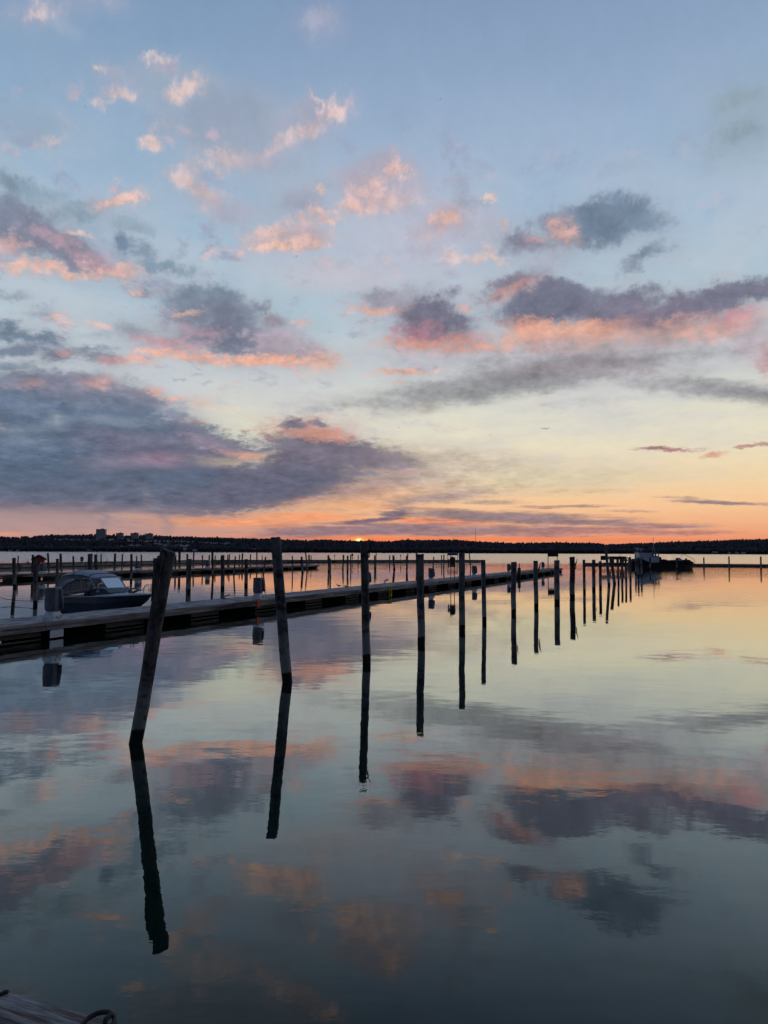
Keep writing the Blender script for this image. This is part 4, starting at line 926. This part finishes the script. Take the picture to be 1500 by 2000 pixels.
for sg in (-1, 1):   # pale fabric skirt between curtain and window arch
    m = MB(); m.add([(-4.15, sg*.915, .80), (-4.0, sg*.915, .82), (-3.85, sg*.91, 1.06), (-3.5, sg*.895, 1.285), (-3.0, sg*.88, 1.41), (-3.1, sg*.86, 1.50), (-3.7, sg*.88, 1.42), (-4.1, sg*.905, 1.2)], [(0, 1, 2, 3, 4, 5, 6, 7)])
    m.build('canopy_skirt', MT['fabric'], e)
# windscreen with frame
m = MB(); fr = MB()
top = [(-2.05, -.84), (-1.72, -.52), (-1.72, .52), (-2.05, .84)]; bot = [(-1.62, -.84), (-1.22, -.50), (-1.22, .50), (-1.62, .84)]
for i in range(3):
    a, b_, c, d = (*top[i], 1.50), (*top[i+1], 1.50), (*bot[i+1], 1.10), (*bot[i], 1.10)
    m.add([a, b_, c, d], [(0, 1, 2, 3)])
for sg in (-1, 1): m.add([(-2.05, sg*.84, 1.50), (-1.62, sg*.84, 1.10), (-2.5, sg*.88, 1.02), (-2.6, sg*.87, 1.46)], [(0, 1, 2, 3)])
m.build('windscreen', MT['pane'], e)
for i in range(4): fr.tube([(*top[i], 1.50), (*bot[i], 1.10)], .02, 5)
fr.tube([(x, y, 1.50) for x, y in top], .02, 5); fr.tube([(x, y, 1.10) for x, y in bot], .02, 5)
for sg in (-1, 1): fr.tube([(-2.6, sg*.87, 1.46), (-2.5, sg*.88, 1.02)], .02, 5); fr.tube([(-2.05, sg*.84, 1.5), (-2.6, sg*.87, 1.47)], .02, 5); fr.tube([(-1.62, sg*.84, 1.1), (-2.5, sg*.88, 1.02), (-3.4, sg*.89, .93)], .02, 5)
fr.build('windscreen_frame', MT['grey_gel'], e)
m = MB(); m.box((-2.55, -.38, .72), (.42, .45, .5), bev=.06); m.box((-2.73, -.38, 1.05), (.10, .42, .32), bev=.04); m.build('seat', MT['navy'], e)
m = MB(); m.box((-2.55, .42, .72), (.42, .45, .5), bev=.06); m.box((-2.73, .42, 1.05), (.10, .42, .32), bev=.04); m.build('seat', MT['navy'], e)
m = MB(); m.tube([(-2.05+.02*math.sin(a), -.38+.17*math.cos(a), 1.02+.17*math.sin(a)) for a in [i*math.pi/8 for i in range(17)]], .016, 5, caps=False); m.build('steering_wheel', MT['dark'], e)
# bow rails
for sg in (-1, 1):
    m = MB(); m.tube([(-1.15, sg*.62, .93), (-.9, sg*.60, 1.12), (-.72, sg*.56, 1.20), (-.60, sg*.5, 1.18), (-.58, sg*.48, .93)], .014, 6)
    m.tube([(-.85, sg*.58, 1.02), (-.25, sg*.22, 1.05)], .010, 5)
    m.build('bow_rail', MT['steel'], e)
m = MB(); m.tube([(-.26, -.2, .95), (-.23, -.19, 1.20), (-.20, -.15, 1.26), (-.18, .15, 1.26), (-.23, .19, 1.20), (-.26, .2, .95)], .016, 6); m.build('pulpit', MT['steel'], e)
m = MB(); m.box((-.85, -.28, .99), (.16, .14, .12), bev=.03); m.tube([(-.95, -.3, 1.0), (-.8, -.1, 1.12), (-.68, .08, 1.02)], .035, 6); m.tube([(-.7, -.3, .95), (-.6, -.05, 1.05)], .04, 6); m.build('anchor', MT['dark'], e)
m = MB(); m.box((-4.98, 0, .55), (.22, .36, .62), bev=.06); m.box((-5.02, 0, .0), (.14, .12, .8)); m.build('outboard_motor', MT['dark'], e)
for c in list(e.children):      # cabin parts sit further aft on the shorter hull
    nm = c.name.split('.')[0]
    if nm in ('hull', 'gunwale', 'foredeck', 'bow_rail', 'pulpit', 'anchor'): continue
    for v in c.data.vertices: v.co.x = -1.80+(v.co.x+1.22)*0.76 if nm != 'outboard_motor' else v.co.x+.40
tag(e, 'dark blue motorboat with a grey-blue canvas canopy moored bow-in behind the long dock', 'motorboat')
# bow line to the dock
p0 = e.matrix_world if False else Matrix.Translation(e.location) @ Matrix.Rotation(e.rotation_euler.z, 4, 'Z')
pa = p0 @ Vector((-.1, 0, .93)); kk = k_of(304, 1180, MW-.1); pb = on_main(kk, MW-.1, MZ+.03)
m = MB(); m.tube([pa.lerp(pb, t_)-Vector((0, 0, .08*math.sin(math.pi*t_))) for t_ in [i/8 for i in range(9)]], .014, 6)
tag(m.build('mooring_line', MT['rope'], None), 'short dark bow line from the motorboat to the long dock', 'rope')
# ------------------------------------------------------------------ workboat at the right breakwater
WY = 127.0; sc = WY/F
def wx(px): return (px-1275)*sc
def wz(py): return H-(py-hor(1275))*sc
e = empty('workboat', ((1275-750)*sc, WY-3, 0)); 
# hull, long side to the camera, bow at the right
top_pf = [(1214, 1103), (1219, 1096), (1229, 1092.5), (1238, 1094), (1250, 1100), (1268, 1099), (1276, 1095.5), (1290, 1095.5), (1300, 1096.5), (1310, 1095.5), (1320, 1095), (1330, 1096.5), (1336, 1100)]
rings = []
for (px, py) in top_pf:
    zt = wz(py)+.15; u = (px-1275)/62; hb = 1.7*(1-abs(u)**3.5*.75)
    rings.append([(wx(px), -hb, zt), (wx(px)*.985, -hb*.92, -.3), (wx(px)*.985, hb*.92, -.3), (wx(px), hb, zt), (wx(px), hb*.9, zt-.18), (wx(px), -hb*.9, zt-.18)])
m = MB(); m.loft(rings); m.build('hull', MT['black'], e)
for px in (1221, 1229, 1237, 1245, 1256, 1281, 1289, 1297, 1305, 1314, 1323, 1331):
    u = (px-1275)/62; hb = 1.7*(1-abs(u)**3.5*.75); zc = interp([(a, wz(b_)) for a, b_ in top_pf], px)-.22
    m = MB(); m.tube([(wx(px)+.30*math.cos(a), -hb-.06, zc+.30*math.sin(a)) for a in [i*math.pi/6 for i in range(13)]], .11, 6, caps=False); m.build('tyre_fender', MT['black'], e)
# wheelhouse with real window openings (built from pillars and panels)
x0, x1 = wx(1232), wx(1269); zb, zt = wz(1101), wz(1078.8); y0, y1 = -1.15, 1.15
wb, wt = wz(1086.5), wz(1081)
xa, xb = wx(1256.3), wx(1268)
m = MB(); th = .06
for yy in (y0, y1):
    m.box(((x0+xa)/2, yy, (zb+zt)/2), (xa-x0, th, zt-zb)); m.box(((xa+x1)/2, yy, (zb+wb)/2), (x1-xa, th, wb-zb)); m.box(((xa+x1)/2, yy, (wt+zt)/2), (x1-xa, th, zt-wt))
    m.box(((xa+xb)/2, yy, (wb+wt)/2), (.12, th, wt-wb)); m.box((x1-.04, yy, (wb+wt)/2), (.09, th, wt-wb))
m.box((x0, 0, (zb+zt)/2), (th, y1*2, zt-zb)); m.box((x1, 0, (zb+wb)/2), (th, y1*2, wb-zb)); m.box((x1, 0, (wt+zt)/2), (th, y1*2, zt-wt))
m.build('wheelhouse', MT['tugwhite'], e)
m = MB()
for yy in (y0-.035,):
    for a, b_ in ((xa+.06, (xa+xb)/2-.08), ((xa+xb)/2+.08, x1-.09)):
        m.loft([[(a-.05, yy+q_, wb-.05), (b_+.05, yy+q_, wb-.05), (b_+.05, yy+q_, wt+.05), (a-.05, yy+q_, wt+.05)] for q_ in (-.012, .012)]); 
fr_ = MB()
for yy in (y0-.04, y1+.04):
    for a, b_ in ((xa+.02, (xa+xb)/2-.02), ((xa+xb)/2+.02, x1-.05)):
        for (cx, cz, w_, h_) in (((a+b_)/2, wb+.03, b_-a, .14), ((a+b_)/2, wt-.03, b_-a, .12), (a+.04, (wb+wt)/2, .13, wt-wb), (b_-.04, (wb+wt)/2, .13, wt-wb)): fr_.box((cx, yy, cz), (w_, .03, h_))
fr_.build('window_frame', MT['dark'], e)
m = MB(); m.box(((x0+x1)/2+.02, 0, zt+.05), (x1-x0+.35, 2.6, .12), bev=.02); m.build('wheelhouse_roof', MT['dark'], e)
m = MB(); m.box(((x0+x1)/2, 0, zb-.1), (x1-x0, 2.1, .15)); m.build('cabin_floor', MT['dark'], e)
zr = zt+.1
m = MB()
for yy in (-.5, .5):
    m.tube([(wx(1230.5), yy, wz(1069.5)), (wx(1233), yy, zr)], .045, 5); m.tube([(wx(1231.5), yy, wz(1073)), (wx(1239), yy, wz(1071.5)), (wx(1242), yy, zr)], .045, 5)
for px in (1232.3, 1236, 1239.5): m.tube([(wx(px), -.5, wz(1072.5)), (wx(px), .5, wz(1072.5))], .04, 5); m.tube([(wx(px), -.5, wz(1072.5)), (wx(px)+.06, -.5, zr)], .035, 5)
m.build('roof_frame', MT['tugwhite'], e)
m = MB(); m.tube([(wx(1266), 0, zr), (wx(1263.5), 0, wz(1068)), (wx(1263), 0, wz(1053))], [.06, .05, .03], 6); m.tube([(wx(1263), 0, wz(1053)), (wx(1265), 0, wz(1050.5))], .04, 5)
m.tube([(wx(1261.5), 0, zr), (wx(1263.8), 0, wz(1066))], .03, 5); m.build('mast', MT['tugwhite'], e)
m = MB(); m.box((wx(1271), -.5, wz(1077.8)), (.18, .18, .22), bev=.03); m.build('deck_lamp', MT['ochre'], e)
m = MB()
for px in (1279, 1283, 1296.5, 1300, 1312): m.tube([(wx(px), -.9, .8), (wx(px), -.9, wz(1083.8))], .022, 5)
m.tube([(wx(1312), -.9, .85), (wx(1312), -.9, wz(1084)), (wx(1318), -.9, wz(1083)), (wx(1325), -.9, wz(1086)), (wx(1333), -.9, wz(1089.5))], .04, 6)
m.tube([(wx(1333), -.9, wz(1089.5)), (wx(1337), -.9, wz(1093)), (wx(1337), -.9, wz(1100))], .04, 6)
m.build('railing', MT['tugwhite'], e)
m = MB(); m.box((wx(1309.5), -.3, wz(1092.5)), (.75, .8, .32), bev=.05); m.box((wx(1309.5), -.3, wz(1090)), (.4, .5, .2), bev=.03); m.build('deck_box', MT['tugwhite'], e)
m = MB()
for px, w_, h_ in ((1282, .9, .35), (1291, .7, .22), (1302, .8, .25), (1320, 1.2, .3), (1328, .8, .3)): m.box((wx(px), .2, wz(1096)+h_/2), (w_, 1.2, h_), bev=.08)
m.box((wx(1273.5), -.4, wz(1092.5)), (.45, .5, .9), bev=.05); m.build('deck_gear', MT['black'], e)
tag(e, 'black-hulled workboat with a pale blue wheelhouse at the right breakwater', 'workboat')
# landing stage with low roof left of the workboat
e = empty('work_platform', ((1205-750)*sc, WY+1.5, 0))
def px_(p): return (p-1205)*sc
m = MB(); m.box((px_(1208), 0, wz(1090)), (33*sc, 2.2, 6.2*sc), bev=.03); m.build('roof', MT['dark'], e)
m = MB()
for p_ in (1193, 1200, 1206.5, 1213, 1219, 1224): m.box((px_(p_), -.9, wz(1097)), (.17, .17, 12*sc))
m.build('post', MT['dark'], e)
m = MB(); m.box((px_(1203), 0, wz(1101.5)), (48*sc, 2.6, 4*sc)); m.build('deck', MT['dark'], e)
m = MB(); m.tube([(px_(1212), -.8, wz(1087)), (px_(1211.5), -.8, wz(1083)), (px_(1213), -.8, wz(1081)), (px_(1215), -.8, wz(1083)), (px_(1214.6), -.8, wz(1087))], .03, 5); m.build('ladder_hoop', MT['steel'], e)
m = MB()
for p_, z_, r_ in ((1218, 1093, .2), (1226, 1092, .22), (1222.5, 1095, .2)): m.tube([(px_(p_)+r_*math.cos(a), -1.25, wz(z_)+r_*math.sin(a)) for a in [i*math.pi/6 for i in range(13)]], .1, 6, caps=False)
m.build('tyre', MT['black'], e)
tag(e, 'dark low-roofed landing stage on posts left of the workboat', 'landing stage')
e = empty('pier_sign', ((1181-750)*sc, WY+.5, 0))
m = MB(); m.box((0, 0, wz(1090)), (13.5*sc, .06, 8.5*sc)); m.build('board', MT['black'], e)
m = MB()
for sx in (-.5, .5): m.box((sx, .08, wz(1097)), (.1, .1, 15*sc))
m.build('post', MT['dark'], e); tag(e, 'dark square sign board behind the crooked tall pile near the workboat', 'sign')

# ------------------------------------------------------------------ mooring piles
def pile(bx, by, tx, ty, wpx, refl=None, mi=None, seed=0, split=0, fine=0, taper=1.0, bump=1.0):
    """base pixel on the water, top pixel; the mirror image's end fixes how far off the top stands"""
    base = at(bx, by, 0); D = base.y
    if refl is not None:
        rl = (tx-750)*math.tan(ROLL); er = math.atan((refl-rl-1000)/F)-PITCH; et = math.atan((1000-ty+rl)/F)+PITCH
        Dt = 2*H/(math.tan(er)-math.tan(et)); Dt = max(D*.93, min(D*1.07, Dt))
    else: Dt = D
    r_ = ray(tx, ty); top = Vector((r_.x/r_.y*Dt, Dt, H+r_.z/r_.y*Dt))
    rad = wpx*D/F/2; ax = top-base
    n = 20 if fine else 9; nr = 46 if fine else 9
    R = random.Random(seed*131+5); rings = []
    z0 = -0.9; t0 = z0/ax.z
    for j in range(nr+1):
        t_ = t0+(1-t0)*j/nr; c = ax*t_; ring = []
        wob = Vector((mnoise.noise(Vector((t_*2.2, seed*3.1, 0))), mnoise.noise(Vector((t_*2.2, seed*3.1, 5))), 0))*rad*.22*(1 if 0 < t_ < 1 else .3)
        for k in range(n):
            a = 2*math.pi*k/n; ca, sa = math.cos(a), math.sin(a)
            rr = rad*(1+(taper-1)*t_)*(1+.07*bump*mnoise.noise(Vector((ca*1.2, sa*1.2, t_*3+seed*7)))+.05*bump*mnoise.noise(Vector((ca*3.5, sa*3.5, t_*9+seed*7)))+(.03*bump*mnoise.noise(Vector((ca*7, sa*7, t_*24+seed))) if fine else 0))
            z_ = c.z
            if j == nr and split: z_ -= (ca*.9)*rad*.5
            if j == nr: z_ += ca*rad*R.uniform(-.1, .25)*(1 if not fine else .6)+(rad*.12*R.random())
            ring.append((c.x+wob.x+ca*rr, c.y+wob.y+sa*rr, z_))
        rings.append(ring)
    m = MB(); m.loft(rings, caps=False, smooth=True)
    # cut top with a slightly sunken heart
    ntop = len(m.v); tr = rings[-1]; cz = sum(p[2] for p in tr)/n; cx = sum(p[0] for p in tr)/n; cy = sum(p[1] for p in tr)/n
    m.add([*tr, *[(cx+(p[0]-cx)*.55, cy+(p[1]-cy)*.55, p[2]-.015*rad) for p in tr], (cx, cy, cz-.03*rad)], [(k, (k+1) % n, n+(k+1) % n, n+k) for k in range(n)]+[(n+k, n+(k+1) % n, 2*n) for k in range(n)])
    if split:     # weathered split head: long raised splinters beside the main cut
        for (a, hh, ww, dp) in ((-2.5, .10, .55, .9), (-1.9, -.30, .35, 1.02), (3.0, -.16, .5, 1.0), (-2.2, .02, .3, 1.1)):
            q_ = [ax*.62+Vector((math.cos(a)*rad*dp, math.sin(a)*rad*dp, 0)), ax*.85+Vector((math.cos(a)*rad*dp*1.08, math.sin(a)*rad*dp*1.08, 0)), ax+Vector((math.cos(a)*rad*dp*1.1, math.sin(a)*rad*dp*1.1, hh*.4))]
            m.tube(q_, [rad*ww*.3, rad*ww*.5, rad*ww*.42], 6, smooth=False)
    o = m.build('mooring_pile', MT['pile'][mi if mi is not None else seed % 3], None, base)
    return o, base, top, rad
def hook(o, top, base, rad, side=1, dz=-.12, s=1.0):
    p = top-base; m = MB()
    m.tube([(p.x+side*rad*.9, p.y-.02, p.z+dz-.28*s), (p.x+side*(rad+.05*s), p.y-.03, p.z+dz-.16*s), (p.x+side*(rad+.09*s), p.y-.03, p.z+dz)], [.03*s, .028*s, .022*s], 6)
    m.tube([(p.x+side*rad*.8, p.y-.02, p.z+dz-.22*s), (p.x+side*(rad+.04*s), p.y-.03, p.z+dz-.30*s), (p.x+side*(rad+.02*s), p.y-.03, p.z+dz-.42*s)], .022*s, 6)
    m.build('mooring_hook', MT['iron'], o)
def lean(bx, tx, by, ty):
    a = math.degrees(math.atan2(tx-bx, by-ty))
    return 'leaning far to the right' if a > 7 else 'leaning right' if a > 2.2 else 'leaning left' if -7 < a < -2.2 else 'leaning far to the left' if a <= -7 else 'standing upright'
# front row
FR = [ # base, top, width, mirror end, material, label, taper
 (265,1452,329,1076,25.5,1858,1,'thick leaning mooring pile with a split top, nearest the camera in the front row',1.12),
 (562,1332,538,1050,19.8,1627,0,'tall weathered mooring pile leaning left, second in the front row, top above the skyline',1.0),
 (716,1294,711,1060,15.8,1533,2,'dark mooring pile under the setting sun, third in the front row',.95),
 (822.5,1257,821.5,1083,14.6,1433,0,'straight mooring pile with a flat cut top, fourth in the front row',1.0),
 (902,1232,902,1080,12,1385,0,'straight mooring pile right of the rescue stand, fifth in the front row',1.0),
 (946,1215,944,1094,8.6,1336,0,'slim mooring pile, sixth in the front row, bending slightly at the waterline',1.0),
 (1003,1199,1003.5,1098,9.6,1298,1,'mooring pile in front of a grey pedestal, seventh in the front row',1.15),
 (1047,1187,1046,1095.5,8.6,1278,0,'mooring pile with an iron hook on its right, eighth in the front row',1.0),
 (1088,1178,1087.5,1094.5,10.2,1260,0,'mooring pile below the black notice board, ninth in the front row',1.05),
 (1118,1167,1117.5,1088,10.0,1249,2,'hooked mooring pile standing clear of the dock end, tenth in the front row',1.0),
 (1141.5,1157,1140.5,1093.5,5.4,1221,0,'slim mooring pile, eleventh in the front row',1.0),
 (1160,1152.5,1159.5,1093.5,6.8,1213,0,'mooring pile, twelfth in the front row, flat cut top',1.0),
 (1173,1148.5,1172,1096.5,5.6,1201,2,'slightly shorter mooring pile, thirteenth in the front row, just left of the crooked tall one',1.0),
 (1189.5,1143.5,1183.5,1068,5.6,1216,2,'crooked tall mooring pile rising above the far shoreline, fourteenth in the front row',1.0),
 (1200.5,1140.5,1194,1090,6.0,1191,1,'mooring pile leaning left, fifteenth in the front row',1.05),
 (1208,1138.5,1207,1093,3.8,1185,2,'slim mooring pile in front of the landing stage, sixteenth in the front row',1.0),
 (1215.5,1134.5,1214.5,1092,4.2,1177.5,0,'slim mooring pile, seventeenth in the front row',1.0),
 (1223,1133.5,1222,1090,4.0,1177,2,'slim mooring pile, eighteenth in the front row',1.0),
 (1231.5,1131.5,1230.5,1088,4.2,1175,0,'slim mooring pile left of the wheelhouse, nineteenth in the front row',1.0),
 (1242.5,1121.5,1241,1084.5,2.9,1157.5,1,'thin mooring pile before the wheelhouse wall, twentieth in the front row',1.0),
 (1247,1126,1246.5,1088.5,3.6,1164,1,'slim mooring pile before the middle of the wheelhouse, twenty-first in the front row',1.0),
 (1253.5,1125.5,1252.5,1088,3.4,1162,0,'slim mooring pile under the wheelhouse windows, last of the front row',1.0)]
for i, (bx, by, tx, ty, w, rf, mi, lb, tp) in enumerate(FR):
    o, base, top, rad = pile(bx, by, tx, ty, w, rf, mi, seed=i+1, split=(i == 0), fine=1 if i < 10 else 0, taper=tp, bump=1.3 if i < 3 else 1.0)
    if i == 0:
        ax = top-base; sp_ = MB()
        sp_.tube([ax*.80+Vector((-rad*.25, -rad*1.08, 0)), ax*.9+Vector((-rad*.30, -rad*1.12, 0)), ax+Vector((-rad*.42, -rad*1.1, -.01))], [.006, .012, .016], 5, smooth=False)
        sp_.build('splinter', MT['fascia'], o)
        sp_ = MB(); sp_.tube([ax*.74+Vector((-rad*.95, -rad*.55, 0)), ax*.86+Vector((-rad*1.12, -rad*.6, 0)), ax*.945+Vector((-rad*1.2, -rad*.6, 0))], [.02, .04, .03], 6, smooth=False); sp_.build('splinter', MT['pile'][2], o)
    tag(o, lb, 'mooring pile', 'mooring piles of the front row')
    if i in (2, 7, 9): hook(o, top, base, rad, 1, -.1 if i != 2 else -.02, 1.4 if i > 2 else .8)
    if i in (6,):
        hook(o, top, base, rad, 1, -.45, .8)
    if i in (11,): hook(o, top, base, rad, 1, -.6, .8)
# all the other piles: base px, base py, top px, top py, width px
BG = [(28.5,1147,27.3,1090,6.6),(69,1181.5,69.5,1094.5,8.3),(63.5,1126,64.3,1083.5,4.6),(33.5,1123,35.8,1085.5,2.6),(95.5,1124,93.5,1080.5,3.9),(111,1144,112,1091.5,5.8),(120.5,1124,118,1081.5,4.4),(144,1121,143,1086.5,3.6),
 (177,1160,176,1081.8,9.6),(188,1150,187,1083.3,6.4),(197,1118,197.5,1082.3,2.6),(223.5,1121,225,1081.3,4.7),(237.5,1117,239.3,1082.3,2.8),(256,1136,256.7,1082.2,5.0),(275.5,1116,276.2,1083,2.7),(267,1113,267,1086,2.7),
 (302.5,1138,303,1090.5,7.6),(308.5,1138,309.5,1085.5,5.0),(350.5,1115,350.5,1077,4.6),(342,1117,343,1084.5,3.6),(365.3,1136,366,1082.5,3.8),(368.5,1157,371.5,1091.7,7.0),(377.2,1112,378.5,1078.5,2.9),(396,1113,395.4,1084.3,2.5),(408,1112,409,1084.2,2.8),
 (416,1126.5,415,1077,4.4),(419.8,1111,420.6,1085.5,2.3),(434.5,1150,434.7,1084.6,7.6),(444.6,1107,444.5,1084.2,2.2),(446.6,1109,448,1082.5,2.8),(456.5,1124,459.8,1086.5,3.1),
 (467.5,1107,467.8,1083,2.3),(473,1107,473.5,1081.2,3.4),(480.6,1145,481,1092.3,7.0),(489,1107,489.2,1082.4,2.4),(501.5,1108,501.8,1077.5,2.6),(511.8,1107,512,1084.3,1.8),(514.5,1122,519,1087.4,3.0),(537.5,1119,551,1057,4.6),
 (571.4,1118.5,571,1085.5,2.4),(591,1119.5,589,1087.5,4.3),(600.3,1115,596.8,1078,2.7),(603.2,1103,603.6,1084,3.2),(607.5,1107,607.7,1085.4,1.9),
 (642.3,1116,641.3,1084.3,4.0),(645.2,1128,644.6,1090.5,3.0),(669.6,1113,670.8,1083.6,3.2),(678.6,1117,679,1085.6,3.8),(685.2,1113,684.6,1083.4,2.3),(699.5,1101,699.6,1083.5,2.0),
 (732,1112,731.8,1084.5,3.0),(734,1108,734.6,1079,1.9),(761,1101,761.2,1084.8,2.2),(770,1112,768.3,1084.8,4.4),(794.6,1110,796.6,1081,2.7),(794,1112,793.8,1085.6,2.3),(814,1110,813.4,1076,3.3),(846,1107,847.2,1087.4,2.7),
 (862.5,1104,862.6,1084,1.9),(866.6,1109,867,1083.5,2.6),(919.5,1110,916.3,1079.5,2.2),
 (1270,1111.5,1270,1088.5,3.4),(1321.7,1111,1322,1089.5,3.4),(1339.7,1109,1340,1090.5,4.0),(1375,1110.5,1374.6,1089.2,2.8),(1424.4,1111.5,1423.4,1086.8,2.8),(1486.6,1112,1486,1087.2,3.2)]
BG.sort(key=lambda r: r[2])
nL = sum(1 for r in BG if r[2] < 560); nM = sum(1 for r in BG if 560 <= r[2] < 1000)
MARK = [(60,'left of the red hut'),(98,'by the red hut'),(170,'behind the motorboat canopy'),(250,'above the motorboat'),(312,'above the motorboat bow'),(400,'right of the nearest front pile'),(470,'between the first two front piles'),
        (530,'left of the second front pile'),(640,'right of the second front pile'),(711,'left of the pile under the sun'),(821,'between the third and fourth front piles'),(900,'right of the fourth front pile'),(1000,'right of the fifth front pile'),(1300,'before the workboat'),(1360,'at the workboat stern'),(1600,'on the far right breakwater')]
idx = {}
for i, (bx, by, tx, ty, w) in enumerate(BG):
    o, base, top, rad = pile(bx, by, tx, ty, w, None, None, seed=40+i, taper=random.Random(i).uniform(.92, 1.08))
    mk = next(t_ for lim, t_ in MARK if tx < lim); idx.setdefault(mk, []).append(o)
    D = base.y; size = 'thick' if rad*2 > .27 else 'slim' if rad*2 < .2 else 'medium'
    o['_d'] = (size, lean(bx, tx, by, ty), 'near' if D < 62 else 'distant')
for mk, L_ in idx.items():
    for j, o in enumerate(L_):
        sz, ln, dd = o['_d']; del o['_d']
        pos = '' if len(L_) == 1 else ', %s from left' % ordw(j)
        tag(o, '%s pile %s %s%s' % (sz, ln, mk, pos), 'mooring pile', 'background mooring piles')
# slack line between two of the left piles
pa = at(-30, 1147, 0); pa = Vector(((-40-750)/F*38, 38, 0)); pa.z = H-(1148-hor(0))*38/F
pb = at(66, 1181.5, 0); pb = Vector((pb.x, pb.y, H-(1173-hor(66))*pb.y/F))
m = MB(); m.tube([pa.lerp(pb, t_)-Vector((0, 0, .22*math.sin(math.pi*t_))) for t_ in [i/14 for i in range(15)]], .014, 6)
tag(m.build('slack_line', MT['rope'], None), 'slack dark rope hanging over the water at the left edge to a pile', 'rope')
